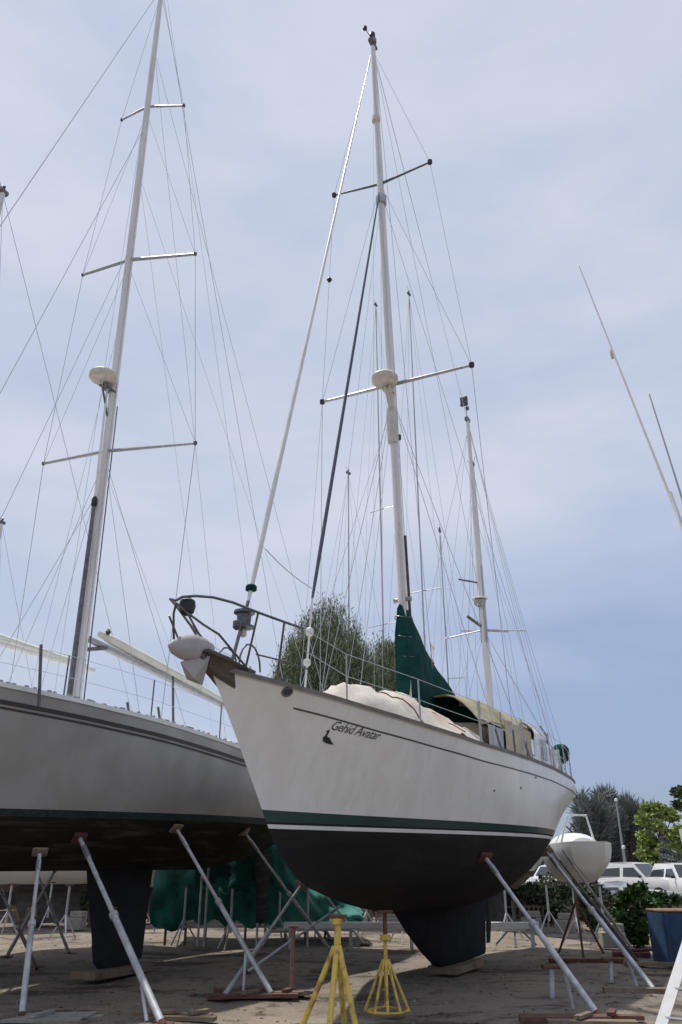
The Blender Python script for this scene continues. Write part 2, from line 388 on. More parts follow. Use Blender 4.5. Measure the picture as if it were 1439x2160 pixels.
rg = np.random.RandomState(3)
def gz(x, y):
    if not (-19 < x < 19 and 4 < y < 36): return 0
    return .035*(math.sin(x*.9+y*.4)*math.sin(y*.7-x*.3)+.5*math.sin(x*2.3+1)*math.sin(y*1.9))-.02
mb.grid([[Vector((x, y, gz(x, y))) for y in ys] for x in xs])
mb.f = [f[::-1] for f in mb.f]
tag(mb.build('ground', 'ground', ang=180), kind='structure')
# loose stones
mb = MB()
for i in range(2600):
    y = 7.5+22*random.random()**1.6; x = (random.random()-.5)*(y*1.1); r = random.uniform(.006, .022)*(1 if random.random() < .93 else 2.2)
    z = gz(x, y); a = random.random()*6
    pts = [(x+r*math.cos(a+k*2.09+random.random()*.5), y+r*math.sin(a+k*2.09), z) for k in range(3)]+[(x+r*.3*math.cos(a), y, z+r*random.uniform(.5, .9))]
    mb.add(pts, [(0, 1, 3), (1, 2, 3), (2, 0, 3)])
tag(mb.build('gravel', 'stone', smooth=False), 'loose stones and rubble scattered over the yard', 'gravel', kind='stuff')

mb = MB()
for i in range(2200):
    y = 8+14*random.random()**1.3; x = (random.random()-.5)*y*1.05; k = math.sin(x*1.7+y*.6)*math.sin(y*1.3-x*.4)
    if random.random() > .35+.65*max(0, k): continue
    a = random.random()*6; r = random.uniform(.015, .06); w = r*random.uniform(.2, .6); z = gz(x, y)+.006; dx, dy = math.cos(a), math.sin(a)
    mb.add([(x-dx*r, y-dy*r, z), (x+dy*w, y-dx*w, z+.012), (x+dx*r, y+dy*r, z+.004), (x-dy*w, y+dx*w, z+.008)], [(0, 1, 2, 3)])
tag(mb.build('yard_litter', mat('litter', (.05, .035, .025), .95, island=(.20, .15, .10)), smooth=False), 'dead leaves and wood chips scattered over the yard', 'litter', kind='stuff')
# ================================================================ MAIN KETCH
r0 = ray(440, 1400)
C = Frame((r0.x/r0.y*8.5, 8.5), 27.3)
H = Hull(zmin=.95, B=1.9, m=3.1, k=2.0, bowp=1.0, tz0=1.8, tz1=3.1,
    xb=tab([.95, .99, 1.15, 1.37, 1.63, 1.87, 2.22, 2.89, 3.61], [4.9, 4.34, 3.17, 2.18, 1.72, 1.44, 1.16, .62, 0], .03),
    xs=tab([.95, 1.2, 1.45, 1.75, 2.05, 2.3, 2.7, 3.4], [8.0, 9.3, 10.2, 11.1, 11.7, 11.98, 12.15, 12.25], .05),
    zs=tab([0, .03, .07, .12, .18, .26, .35, .49, .71, .85, 1], [3.61, 3.565, 3.51, 3.45, 3.365, 3.285, 3.21, 3.175, 3.155, 3.19, 3.25], .06),
    plan=tab([0, .05, .1, .2, .3, .4, .5, .6, .7, .8, .9, 1], [0, .18, .34, .6, .79, .91, .98, 1, .98, .92, .82, .62], .03))
ketch = frame_empty(C, 'sailing_ketch', 'cream two masted yacht with black bottom, green stripe and dark green sail cover', 'sailboat')
zw0 = lambda t: 1.985+.04*t; zw1 = lambda t: 2.03+.04*t; zg0 = lambda t: 2.055+.04*t; zg1 = lambda t: 2.18-.02*math.sin(PI*t)
H.band(H.zmin, zw0, 16).build('underbody', 'black', ketch, ang=60)
H.band(zw0, zw1, 1, .002).build('waterline_stripe', 'white', ketch)
H.band(zw1, zg0, 1).build('stripe_gap', 'black', ketch)
H.band(zg0, zg1, 2, .002).build('boot_stripe', 'green', ketch)
H.band(zg1, H.zs, 14).build('topsides', 'cream', ketch, ang=60)
H.deck().build('deck', 'whitedeck', ketch)
for sd in (1, -1):
    H.rail(.022, .05, side=sd).build('toe_rail', 'railwood', ketch)
    H.strip(-.235, .018, .006, side=sd, t0=.07, t1=.995).build('cove_stripe', 'darkstripe', ketch)
# keel: rows (z, front x, back x, thickness)
keel_loft(LB(), [(1.25, 4.5, 10.0, .30), (1.0, 4.8, 9.3, .26), (.7, 5.25, 9.1, .22), (.4, 5.8, 9.05, .20), (.17, 6.3, 9.0, .19), (.12, 6.55, 8.95, .15)]).build('keel', mat('black_keel', (.008, .008, .010), .8, c2=(.016, .016, .020), scale=3, bump=.3, spec=.2), ketch)
mb = keel_loft(LB(), [(1.35, 9.3, 10.1, .05), (1.0, 9.2, 9.55, .05), (.5, 9.12, 9.4, .045), (.28, 9.08, 9.3, .04)], 8); mb.build('rudder', 'black', ketch)
# teak bowsprit platform
mb = LB()
for k in range(5):
    y = (k-2)*.062
    mb.bar((-.22, y, 3.70), (.62, y*1.5, 3.62), .054, .03)
mb.build('bow_platform', 'teak', ketch, smooth=False)
mb = LB(); mb.add([(-.10, s_*.11, 3.68) for s_ in (1, -1)]+[(.5, s_*.2, 3.61) for s_ in (1, -1)]+[(-.06, s_*.05, 3.56) for s_ in (1, -1)]+[(.38, s_*.10, 3.40) for s_ in (1, -1)],
       [(0, 1, 3, 2), (4, 6, 7, 5), (0, 4, 5, 1), (0, 2, 6, 4), (1, 5, 7, 3), (2, 3, 7, 6)]).build('bow_chock', 'teak', ketch, smooth=False)
LB().tube([(-.2, .09, 3.66), (-.2, -.09, 3.66)], .05, 12).build('bow_roller', 'steel', ketch)
# hawse hole and swan
hz_ = C.hy(603, 1460, .0)
def hull_at(px, py):                # the point of the near topside under a pixel of the photo
    best = None
    for i in range(400):
        x = i*.03; r = ray(px, py); o = Vector((0, 0, EYE))
        q = C.hx(px, py, x); z = q.z
        if 1.0 < z < 3.7:
            yy = H.half(H.tx(x, z), z); e = abs(q.y-yy)
            if best is None or e < best[0]: best = (e, x, z)
    return best[1], best[2]
def patch(mb_poly, ox, oz, slope, name, m, off=.006):
    vs = []
    for u, v_ in mb_poly[0]:
        x = ox+u; z = oz+v_+u*slope; vs.append(H.px(x, z, 1, off))
    return LB().add(vs, mb_poly[1]).build(name, m, ketch, smooth=False)
hx0, hz0 = hull_at(603, 1460)
ring = []
for k in range(17):
    a = 2*PI*k/16
    ring.append(H.px(hx0+.055*math.cos(a), hz0+.042*math.sin(a), 1, .012))
LB().tube(ring, .013, 8).build('hawse_ring', 'steel', ketch)
LB().add([H.px(hx0+.05*math.cos(2*PI*k/16), hz0+.038*math.sin(2*PI*k/16), 1, .007) for k in range(16)], [tuple(range(16))]).build('hawse_hole', 'darkstripe', ketch)
sx0, sz0 = hull_at(679, 1556)
sw = [(0, 0), (.02, -.028), (.07, -.04), (.12, -.042), (.19, -.038), (.13, -.012), (.09, .012), (.055, .012), (.045, .028), (.052, .052), (.05, .072), (.036, .078), (.024, .068), (.004, .062), (.022, .054), (.024, .035), (.016, .016)]
patch(([(u*1.0, v_*1.25) for u, v_ in sw], [tuple(range(len(sw)))]), sx0, sz0, -.09, 'swan_emblem', 'blackp')
def text_mesh(body, size, shear=.35, spacing=1.0):
    cu = bpy.data.curves.new('lettering', 'FONT'); cu.body = body; cu.size = size; cu.shear = shear; cu.space_character = spacing; cu.resolution_u = 2
    o = bpy.data.objects.new('lettering', cu); COL.objects.link(o)
    dg = bpy.context.evaluated_depsgraph_get(); me = bpy.data.meshes.new_from_object(o.evaluated_get(dg))
    vs = [tuple(v_.co) for v_ in me.vertices]; fs = [tuple(p.vertices) for p in me.polygons]
    bpy.data.objects.remove(o); bpy.data.curves.remove(cu); return vs, fs
vs, fs = text_mesh('Gehid Avatar', .150, .4, .9)
w_ = max(p[0] for p in vs)
tx0, tz0 = hull_at(694, 1538); tx1, tz1 = hull_at(800, 1562)
sc_ = (tx1-tx0)/w_
patch(([(p[0]*sc_, p[1]) for p in vs], fs), tx0, tz0, (tz1-tz0)/(tx1-tx0), 'name_lettering', 'darkstripe')
for px, py in ((1042, 1668), (1098, 1662), (1130, 1640)):
    x_, z_ = hull_at(px, py); c_ = H.px(x_, z_, 1, .012)
    LB().tube([H.px(x_, z_, 1, .0), c_], .016, 8).build('skin_fitting', 'darkstripe', ketch)
# --- main mast
mf = Vector((5.72, 0, 3.2)); mt = Vector((4.88, 0, 19.94))
def mpt(z, a=mf, b_=mt): return a.lerp(b_, (z-a.z)/(b_.z-a.z))
def spar(a, b_, r0_, r1_, name, m, parent, n=14, steps=8, el=1.3):
    mb = LB(); G = []
    a = Vector(a); b_ = Vector(b_)
    for i in range(steps+1):
        f = i/steps; p = a.lerp(b_, f); r = r0_+(r1_-r0_)*max(0, (f-.6)/.4)
        G.append([p+Vector((r*el*math.cos(2*PI*k/n), r*math.sin(2*PI*k/n), 0)) for k in range(n+1)])
    mb.grid(G); mb.add(G[-1][:n], [tuple(range(n))]); return mb.build(name, m, parent)
mast = spar(mf, mt, .080, .056, 'main_mast', 'mastwhite', ketch)
def spreader(fr, x, root, tip, parent, r=.028, m='alu', capm='blackp'):
    mb = LB(); mb.tube([root, tip], [r*1.2, r*.8], 8); s_ = mb.build('spreader', m, parent)
    return s_
tips = {}
for nm, x, rt, tp, r in (('u1', 5.1, (803, 388), (907, 342), .026), ('u2', 5.1, (803, 388), (705, 412), .026), ('l1', 5.37, (820, 814), (995, 770), .034), ('l2', 5.37, (820, 814), (680, 848), .034)):
    tip = C.hx(*tp, x); root = mpt((C.hx(*rt, x)).z); tips[nm] = tip
    spreader(C, x, root, tip, mast, r, 'steel' if nm[0] == 'u' else 'mastgrey')
    LB().lathe(tip, [(.02, -.05), (.05, -.04), (.055, .04), (.02, .06)], 10).build('spreader_boot', 'blackp', mast)
# radar on the lower crosstrees
rc = mpt(10.35)+Vector((-.31, 0, 0))
LB().lathe(rc, [(.1, -.13), (.22, -.11), (.26, -.05), (.265, .02), (.22, .08), (.1, .11)], 24).build('radar_dome', 'radar', mast)
mb = LB(); mb.bar(mpt(10.15)+Vector((0, 0, 0)), rc+Vector((.05, 0, -.18)), .18, .03); mb.tube([mpt(9.6)+Vector((-.08, 0, 0)), rc+Vector((0, 0, -.18))], .02, 6); mb.tube([mpt(9.7)+Vector((-.08, .05, 0)), rc+Vector((0, .1, -.18))], .02, 6)
mb.build('radar_bracket', 'radar', mast)
LB().lathe(mpt(9.55)+Vector((-.05, 0, 0)), [(.085, -.5), (.10, -.45), (.115, .1), (.085, .3)], 12).build('mast_collar', 'radar', mast)
LB().lathe(mpt(9.3)+Vector((.2, .02, 0)), [(.02, -.06), (.05, -.04), (.05, .05), (.02, .07)], 10).build('deck_light', 'blackp', mast)
LB().lathe(mpt(15.1), [(.10, -.12), (.12, -.1), (.12, .12), (.1, .14)], 12).build('tang_band', 'alu', mast)
LB().lathe(mpt(17.5)+Vector((-.05, 0, 0)), [(.05, -.1), (.1, -.06), (.1, .06), (.05, .08)], 10).build('steaming_light', 'radar', mast)
mb = LB(); mb.box(mpt(20.05), (.34, .12, .10), bev=.02); mb.box(mpt(20.18)+Vector((.02, 0, 0)), (.14, .16, .2), bev=.03); mb.build('masthead_box', 'steel', mast)
LB().lathe(mpt(20.3), [(.05, -.04), (.07, 0), (.07, .12), (.04, .16)], 12).build('masthead_light', 'blackp', mast)
vt = C.hy(770, 60)
mb = LB(); mb.tube([mpt(20.2), vt], .010, 5); mb.lathe(vt, [(.02, -.05), (.055, -.02), (.055, .04), (.02, .07)], 8); mb.build('wind_sensor', 'blackp', mast)
# mast fittings near foot
mb = LB(); mb.tube([mpt(3.6)+Vector((.17, .07, 0)), mpt(7.2)+Vector((.12, .07, 0))], .028, 6); mb.build('pole_track', 'teak', mast)
mb = LB(); mb.tube([mpt(3.6)+Vector((-.12, .11, 0)), mpt(7.4)+Vector((-.10, .05, 0))], .022, 6); mb.build('pole_track', 'radar', mast)
# forestay with furled genoa, inner stay with dark furled staysail
fs0 = C.hy(524, 1268); fs1 = C.hy(782, 118)
d_ = (fs1-fs0)
LB().tube([fs0+d_*0, fs0+d_*.012, fs0+d_*.05, fs0+d_*.4, fs0+d_*.8, fs0+d_*.93, fs1], [.02, .028, .034, .028, .018, .010, .008], 10).build('furled_genoa', 'mastwhite', ketch)
tack = Vector((.42, 0, 3.68))
mb = LB(); mb.tube([tack, fs0], .022, 6); mb.build('forestay_fitting', 'steel', ketch)
dr = C.hy(515, 1306)
R_ = Matrix.Rotation(math.radians(-14), 3, 'Y')
mb = LB(); mb.lathe(dr, [(.05, -.13), (.125, -.11), (.13, -.09), (.08, -.07), (.09, .05), (.13, .07), (.125, .10), (.04, .13)], 18); mb.build('furler_drum', 'steel', ketch)
LB().lathe(C.hy(513, 1335), [(.025, -.05), (.045, -.03), (.04, .05), (.02, .1)], 10).build('furler_link', 'radar', ketch)
LB().lathe(C.hy(530, 1242), [(.05, -.03), (.07, -.02), (.07, .03), (.05, .05)], 12).build('furler_swivel', 'greencanvas', ketch)
i0 = C.hy(659, 1262); i1 = C.hy(801, 402); dd = i1-i0
LB().tube([i0, i0+dd*.03, i0+dd*.1, i0+dd*.5, i0+dd*.85, i1], [.018, .026, .030, .026, .020, .012], 8).build('furled_staysail', mat('dark_sail_edge', (.06, .075, .10), .9, c2=(.12, .14, .17), scale=6, stretch=(1, 1, 5)), ketch)
ib = Vector((2.1, 0, 3.50))
mb = LB(); mb.tube([ib, i0], .016, 6); mb.lathe(i0.lerp(ib, .33), [(.03, -.06), (.055, -.03), (.055, .03), (.03, .06)], 10); mb.lathe(i0.lerp(ib, .62), [(.03, -.04), (.05, -.02), (.05, .04), (.03, .05)], 10); mb.build('staysail_drum', 'white', ketch)
# rigging
top = mpt(19.8)
def chain(x, side=1, dz=.03):
    z = H.zs(.5); t_ = H.tx(x, 3.2); return Vector((x, side*(H.half(t_, H.zs(t_))-.04), H.zs(t_)+dz))
for sd, u, l in ((1, 'u1', 'l1'), (-1, 'u2', 'l2')):
    line(ketch, top, tips[u], .006); line(ketch, tips[u], tips[l], .006); line(ketch, tips[l], chain(5.75, sd), .008)
    line(ketch, mpt(15.6), tips[l], .006); line(ketch, mpt(10.1), chain(5.2, sd), .007); line(ketch, mpt(10.1), chain(6.4, sd), .007)
    line(ketch, mpt(15.4), chain(8.6, sd), .006, name='running_backstay')
    line(ketch, top, chain(8.2, sd), .004, 'wirelight', name='halyard')
    for xx, hh in ((5.75, .35), (5.2, .3), (6.4, .3)):
        p = chain(xx, sd); q = tips[l] if xx == 5.75 else mpt(10.1); LB().tube([p, p.lerp(q, hh/(q-p).length)], .016, 6).build('turnbuckle', 'steel', ketch)
line(ketch, mpt(15.2)+Vector((0, 0, 0)), Vector((3.4, -.5, 3.5)), .005, 'wirelight', name='halyard')
line(ketch, mpt(9.9), Vector((3.1, .3, 3.6)), .006, 'wire', name='pole_lift')
line(ketch, mpt(9.9), Vector((2.7, -.5, 3.6)), .005, 'wire', name='pole_lift')
line(ketch, tips['l2'], chain(4.6, -1), .005, 'wirelight', name='flag_halyard')
line(ketch, C.hy(560, 1158), C.hy(665, 1245), .009, 'wirelight', name='sheet', sag=.05)
line(ketch, mpt(19.7)+Vector((.12, 0, 0)), Vector((6.6, .12, 4.9)), .007, 'wire', name='topping_lift')
LB().lathe(C.hy(695, 590), [(.02, -.05), (.05, 0), (.02, .05)], 8).build('rigging_block', 'blackp', ketch)
# --- mizzen mast
zf = Vector((10.42, 0, 3.3)); zt = Vector((10.42, 0, 12.25))
miz = spar(zf, zt, .068, .045, 'mizzen_mast', 'mastwhite', ketch)
def zpt(z): return zf.lerp(zt, (z-zf.z)/(zt.z-zf.z))
for a, b_, r in (((1022, 1330), (940, 1347), .018), ((1022, 1330), (1110, 1330), .018)):
    tip = C.hx(*b_, 10.42); LB().tube([zpt(6.6), tip], r, 6).build('spreader', 'alu', miz); tips['z%d' % (tip.y > 0)] = tip
    sd = 1 if tip.y > 0 else -1
    line(ketch, zpt(12.1), tip, .005); line(ketch, tip, chain(10.7, sd), .006); line(ketch, zpt(6.6), chain(9.8, sd), .006); line(ketch, zpt(6.6), chain(11.4, sd), .006)
    line(ketch, zpt(12.0), chain(8.9, sd), .006); line(ketch, zpt(9.5), chain(11.8, sd), .005, 'wirelight')
LB().tube([zpt(6.62)+Vector((.05, .03, 0)), C.hx(986, 1300, 10.0)], .035, 8).build('antenna_arm', 'steel', miz)
LB().tube([zpt(7.75)+Vector((.0, .0, 0)), C.hx(968, 1222, 10.0)], .022, 8).build('antenna_arm', 'steel', miz)
LB().lathe(zpt(7.28)+Vector((-.12, 0, 0)), [(.08, -.14), (.13, -.08), (.14, .0), (.05, .02)], 14).build('light_housing', 'mastgrey', miz)
LB().lathe(zpt(7.32)+Vector((-.12, 0, 0)), [(.18, -.012), (.19, 0), (.18, .015)], 16).build('light_hood', 'white', miz)
mb = LB(); mb.tube([zpt(6.3)+Vector((.0, .0, 0)), zpt(8.2)], [.085, .075], 12); mb.build('mast_sleeve', 'mastgrey', miz)
mb = LB(); mb.box(zpt(12.2)+Vector((0, 0, .08)), (.22, .1, .12), bev=.02); mb.tube([zpt(12.2), zt+Vector((-.05, 0, .75))], .008, 5); mb.lathe(zt+Vector((-.04, .03, .35)), [(.02, -.06), (.05, -.02), (.05, .03), (.02, .06)], 8); mb.build('masthead_fitting', 'steel', miz)
bx = C.hx(979, 847, 10.42)
mb = LB(); mb.box(bx, (.06, .20, .27), bev=.01); mb.bar(bx+Vector((-.04, -.1, -.12)), bx+Vector((-.04, .1, .12)), .02, .02); mb.bar(bx+Vector((-.04, .1, -.12)), bx+Vector((-.04, -.1, .12)), .02, .02); mb.build('radar_reflector', mat('grey_green_panel', (.06, .08, .07), .6, c2=(.16, .17, .15), scale=9), miz)
line(ketch, mpt(19.9), zt, .006, name='triatic_stay')
line(ketch, mpt(19.9), Vector((12.1, 0, 3.3)), .006, name='backstay')
line(ketch, zt, Vector((12.2, .9, 3.3)), .006, name='backstay'); line(ketch, zt, Vector((12.2, -.9, 3.3)), .006, name='backstay')
# --- boom, sail cover
LB().tube([(5.95, 0, 4.45), (10.1, 0, 4.62)], .075, 12).build('boom', 'mastwhite', ketch)
LB().tube([(10.55, 0, 4.5), (13.2, 0, 4.55)], .05, 10).build('mizzen_boom', 'mastwhite', ketch)
mb = LB(); G = []
for i in range(25):
    f = i/24; x = 5.46+f*2.5
    zt_ = 5.83-.05*f if f < .12 else 5.80-1.16*((f-.12)/.88)**.72
    zb_ = 4.12+.10*f-.12*math.sin(f*PI)
    th = .13+.04*math.sin(f*9)
    row = []
    for k in range(17):
        a = 2*PI*k/16; zc = (zt_+zb_)/2; hh = (zt_-zb_)/2
        row.append(Vector((x+.03*math.sin(k*2.1), (th*math.copysign(abs(math.sin(a))**.8, math.sin(a)))*(1+.10*math.sin(f*26+k)), zc-hh*math.cos(a))))
    G.append(row)
mb.grid(G); mb.add(G[0][:16], [tuple(range(16))]); mb.add(G[-1][:16], [tuple(range(16))[::-1]])
mb.build('sail_cover', 'greencanvas', ketch)
for z in (4.55, 4.9, 5.25, 5.6):
    p = mpt(z); mb = LB(); mb.tube([p+Vector((.15*math.cos(a)-.03, .145*math.sin(a), .02*math.sin(2*a))) for a in [2*PI*k/14 for k in range(15)]], .008, 5); mb.build('lashing', 'steel', ketch)
for k in range(6):
    x = 6.15+.32*k; LB().tube([(x, .17, 4.16+.02*k), (x+.02, .03, 4.04), (x, -.17, 4.16+.02*k)], .006, 5).build('lashing', 'steel', ketch)
for k, (dx, dy) in enumerate(((-.10, .04), (.10, .05), (.11, -.03))):
    LB().tube([mpt(3.7)+Vector((dx*1.3, dy*1.3, 0)), mpt(12)+Vector((dx, dy, 0)), mpt(19.3)+Vector((dx*.7, dy*.7, 0))], .007, 5).build('halyard', 'wirelight', mast)
for a in (.06, -.06):
    mb = LB(); mb.lathe(mpt(5.95)+Vector((.0, a*1.9, 0)), [(.02, -.06), (.05, -.05), (.035, 0), (.05, .05), (.02, .06)], 10, Matrix.Rotation(PI/2, 3, 'X')); mb.build('mast_winch', 'alu', mast)
# --- deckhouse, cockpit, canvas
mb = LB(); G = []
for x, w, z in ((6.3, .95, 3.62), (6.5, 1.05, 3.85), (7.6, 1.15, 3.92), (9.2, 1.15, 3.92), (9.35, 1.1, 3.6)):
    G.append([Vector((x, -w-.08, 3.1)), Vector((x, -w, z-.1)), Vector((x, -w*.85, z)), Vector((x, 0, z+.07)), Vector((x, w*.85, z)), Vector((x, w, z-.1)), Vector((x, w+.08, 3.1))])
mb.grid(G); mb.add(G[0], [tuple(range(7))]); mb.add(G[-1], [tuple(range(7))[::-1]]); mb.build('deckhouse', 'beige', ketch, ang=25)  # beige instead of white puts the awning's shadow into the deckhouse colour
for x in (6.8, 7.55, 8.3):
    for sd in (1, -1): LB().box((x+.2, sd*1.172, 3.66), (.5, .03, .16), bev=.01).build('window', 'glass', ketch)
mb = LB(); G = []
for i in range(3):
    f = i/2
    G.append([Vector((8.9+3.0*f, sgn*(1.25-.25*f), z)) for sgn, z in ((-1, 3.2), (-1, 3.55), (1, 3.55), (1, 3.2))])
mb.grid([[p for p in g[:2]] for g in G]); mb.grid([[p for p in g[2:]] for g in G]); mb.build('cockpit_coaming', 'whitedeck', ketch)
# awning, sloping to the near side
mb = LB(); G = []
for i in range(19):
    f = i/18; x = 6.7+f*4.5; row = []
    for j in range(13):
        u = j/12*2-1; y = u*1.22*(1-.12*f); z = 4.70+.03*math.sin(f*7)-.66*abs(u)**2.6+.025*math.sin(f*16+j)*abs(u)-.06*f
        row.append(Vector((x-(.80*u if u > 0 else 1.3*u)*(1-f), y, z-.30*(1-f)**2+.04*f)))
    G.append(row)
mb.slab(G, .02).build('awning', 'olive', ketch, ang=80)
for x in (6.0, 7.2, 8.5, 9.9):
    LB().tube([(x, 1.14, 3.25), (x, 1.15, 4.12)], .018, 6).build('awning_pole', 'alu', ketch)
    LB().tube([(x, -1.14, 3.25), (x, -1.15, 4.12)], .018, 6).build('awning_pole', 'alu', ketch)
LB().tube([(5.9, 1.17, 3.83), (7.6, 1.17, 3.86)], .016, 6).build('awning_rail', 'mastwhite', ketch)
def cloth(x0, x1, y, z0, z1, m, name, amp=.03, nx=14, nz_=6, fq=9, dx=0):
    G = [[Vector((x0+(x1-x0)*i/nx+dx*j/nz_, y+amp*math.sin(i*fq/nx*2+j*.4), z0+(z1-z0)*j/nz_)) for j in range(nz_+1)] for i in range(nx+1)]
    return LB().slab(G, .012).build(name, m, ketch, ang=80)
cloth(7.15, 8.55, 1.2, 3.15, 4.0, 'beige', 'side_curtain')
cloth(6.2, 7.05, 1.2, 3.15, 3.78, 'vinyl', 'side_curtain', .012)
cloth(8.6, 8.95, 1.2, 3.15, 4.0, 'beige', 'side_curtain', .03)
G = [[Vector((7.45, 1.10*u, 3.5+(.86-.42*abs(u)**2.6)*j/5)) for j in range(6)] for u in [k/6-1 for k in range(13)]]
LB().slab(G, .015).build('awning_shade_panel', 'greencanvas', ketch, ang=80)  # added dark sheet standing in for the shade beneath the awning
# white cloth folded over the stern rail
mb = LB(); G = []
for i in range(17):
    f = i/16; row = []
    for j in range(11):
        a = j/10; x = 9.15+2.3*f+.04*math.sin(j); ztop = 4.30-.45*f**2.4
        y = 1.30-.14*f-.55*(1-a)**2 if a < 0 else (1.24-.1*f)+.03*math.sin(i*1.7+j*.5)
        z = ztop-(ztop-3.32)*a; y = y-.28*(1-min(1, a*3))**2
        row.append(Vector((x, y, z)))
    G.append(row)
mb.slab(G, .015).build('cockpit_dodger', 'whitecloth', ketch, ang=80)
LB().box((9.75, 1.285, 3.74), (.34, .02, .40), bev=.008).build('dodger_window', 'vinyl', ketch)
LB().box((10.75, 1.23, 3.72), (.2, .02, .40), bev=.008).build('dodger_window', 'vinyl', ketch)
mb = LB(); mb.tube([(9.95, 1.2, 4.25), (10.8, 1.12, 4.16), (11.35, 1.0, 3.85), (11.5, .98, 3.3)], .018, 6); mb.tube([(11.35, 1.0, 3.85), (11.35, -1.0, 3.85)], .018, 6); mb.build('dodger_frame', 'steel', ketch)
# pushpit
mb = LB()
for z in (3.62, 3.92):
    mb.tube([(11.2, 1.25, z), (12.1, 1.0, z), (12.3, .4, z), (12.3, -.4, z), (12.1, -1.0, z), (11.2, -1.25, z)], .014, 6)
for p in ((11.2, 1.25), (12.1, 1.0), (12.3, .4), (12.3, -.4), (12.1, -1.0), (11.2, -1.25)): mb.tube([(p[0], p[1], 3.2), (p[0], p[1], 3.92)], .014, 6)
mb.build('pushpit', 'galv', ketch)
LB().tube([(12.0, 1.02, 3.2), (12.0, 1.02, 4.02)], .03, 8).build('stern_post', 'white', ketch)
# --- bow pulpit
def P3(px, py, y): q = C.hy(px, py, y); return Vector((q.x, q.y, q.z))
near_top = [P3(371, 1267, 0), P3(385, 1259, .08), P3(412, 1257, .16), P3(450, 1260, .26), P3(492, 1271, .36), P3(545, 1292, .48), P3(600, 1312, .60), P3(640, 1326, .70)]
low = [P3(372, 1272, 0), P3(392, 1290, .08), P3(430, 1318, .2), P3(462, 1338, .30)]
mir = lambda L_: [Vector((p.x, -p.y, p.z)) for p in L_]
mb = LB()
for a in (near_top, mir(near_top)): mb.tube(a, .015, 8)
for a in (low, mir(low)): mb.tube(a, .013, 8)
for sd in (1, -1):
    mb.tube([Vector((p.x, p.y*sd, p.z)) for p in (P3(395, 1292, .12), P3(420, 1338, .14))], .012, 6)
    mb.tube([Vector((low[-1].x, low[-1].y*sd, low[-1].z)), Vector((.45, .22*sd, 3.62))], .013, 6)
    for f_, x in ((5, 1.0), (6, 1.75)):
        p = near_top[f_]; tt = H.tx(p.x+.25, 3.5); q = Vector((p.x+.25, H.half(tt, H.zs(tt))-.03, H.zs(tt)+.03)); mb.tube([Vector((p.x, p.y*sd, p.z)), Vector((q.x, q.y*sd, q.z))], .013, 6)
    a_ = [P3(540, 1380, .42), P3(600, 1395, .62), P3(650, 1412, .78)]
    mb.tube([Vector((p.x, p.y*sd, p.z)) for p in a_], .010, 6)
    arc = [Vector((.35+.22*(1-math.cos(a)), .16*sd, 3.66+.28*math.sin(a))) for a in [PI*k/8 for k in range(9)]]
    mb.tube(arc, .012, 6)
pul = mb.build('bow_pulpit', 'steel', ketch)
mb = LB(); lp = C.hy(395, 1279, .05)
mb.lathe(lp, [(.03, -.10), (.075, -.07), (.09, 0), (.08, .06), (.04, .09)], 14); mb.build('navigation_lamp', 'blackp', pul)
mb = LB(); mb.lathe(C.hy(500, 1318, .1), [(.02, -.06), (.05, -.03), (.05, .04), (.02, .06)], 10); mb.build('coiled_line', 'steel', pul)
# stanchions and lifelines
sxs = [1.9, 3.15, 4.6, 6.2, 7.8, 9.4, 10.9]
for sd in (1, -1):
    tops = []
    for x in sxs:
        tt = H.tx(x, 3.2); z = H.zs(tt); y = (H.half(tt, z)-.05)*sd
        LB().tube([(x, y, z-.02), (x, y*.99, z+.62)], .012, 6).build('stanchion', 'alu', ketch); tops.append(Vector((x, y*.99, z+.62)))
    for k in (0, -.28):
        pts = [Vector((p.x, p.y, p.z+k)) for p in [near_top[-1]*1 if sd > 0 else mir(near_top)[-1]]+tops]
        pts[0].z = near_top[-1].z+k*.9
        LB().tube(pts, .0045, 5).build('lifeline', 'wirelight', ketch)
# winch and bollards, small
mb = LB(); mb.box((1.2, 0, 3.58), (.35, .26, .16), bev=.03); mb.lathe((1.2, .2, 3.6), [(.05, -.05), (.09, -.04), (.06, .0), (.09, .05)], 12); mb.build('windlass', 'steel', ketch)
LB().tube([(1.2, 0, 3.66), (.5, .02, 3.66), (-.1, .0, 3.72)], .014, 6).build('anchor_chain', 'steel', ketch)

# --- anchor stowed under the bow
an = thing('plough_anchor', 'pale galvanised plough anchor hanging under the bow of the cream ketch', 'anchor', C.w(-.2, 0, 3.45), 0)
an.rotation_euler = (0, 0, C.rz)
def A3(px, py, y=0.0): q = C.hy(px, py, y); return Vector((q.x+.2, q.y, q.z-3.45))
mb = LB()
tipA = A3(357, 1362); G = []
prof = [(356, 1358, 1366, .012), (366, 1347, 1380, .05), (385, 1339, 1392, .08), (405, 1337, 1398, .10), (425, 1343, 1396, .09), (444, 1356, 1390, .06)]
for px, y0, y1, w in prof:
    a = A3(px, y0); b_ = A3(px, y1); row = []
    for k in range(13):
        an_ = 2*PI*k/12; row.append(Vector(((a.x+b_.x)/2+0*.1, w*math.sin(an_), (a.z+b_.z)/2+(a.z-b_.z)/2*math.cos(an_))))
    G.append(row)
mb.grid(G); mb.add(G[0][:12], [tuple(range(12))]); mb.add(G[-1][:12], [tuple(range(12))[::-1]]); mb.build('anchor_body', 'anchor', an)
mb = LB()
q = [A3(380, 1396), A3(402, 1432), A3(427, 1446), A3(428, 1385)]
for sd in (1, -1):
    mb.add([q[0], q[1]*1+Vector((0, sd*.05, 0)), q[2], q[3]+Vector((0, sd*.10, 0))], [(0, 1, 2, 3)])
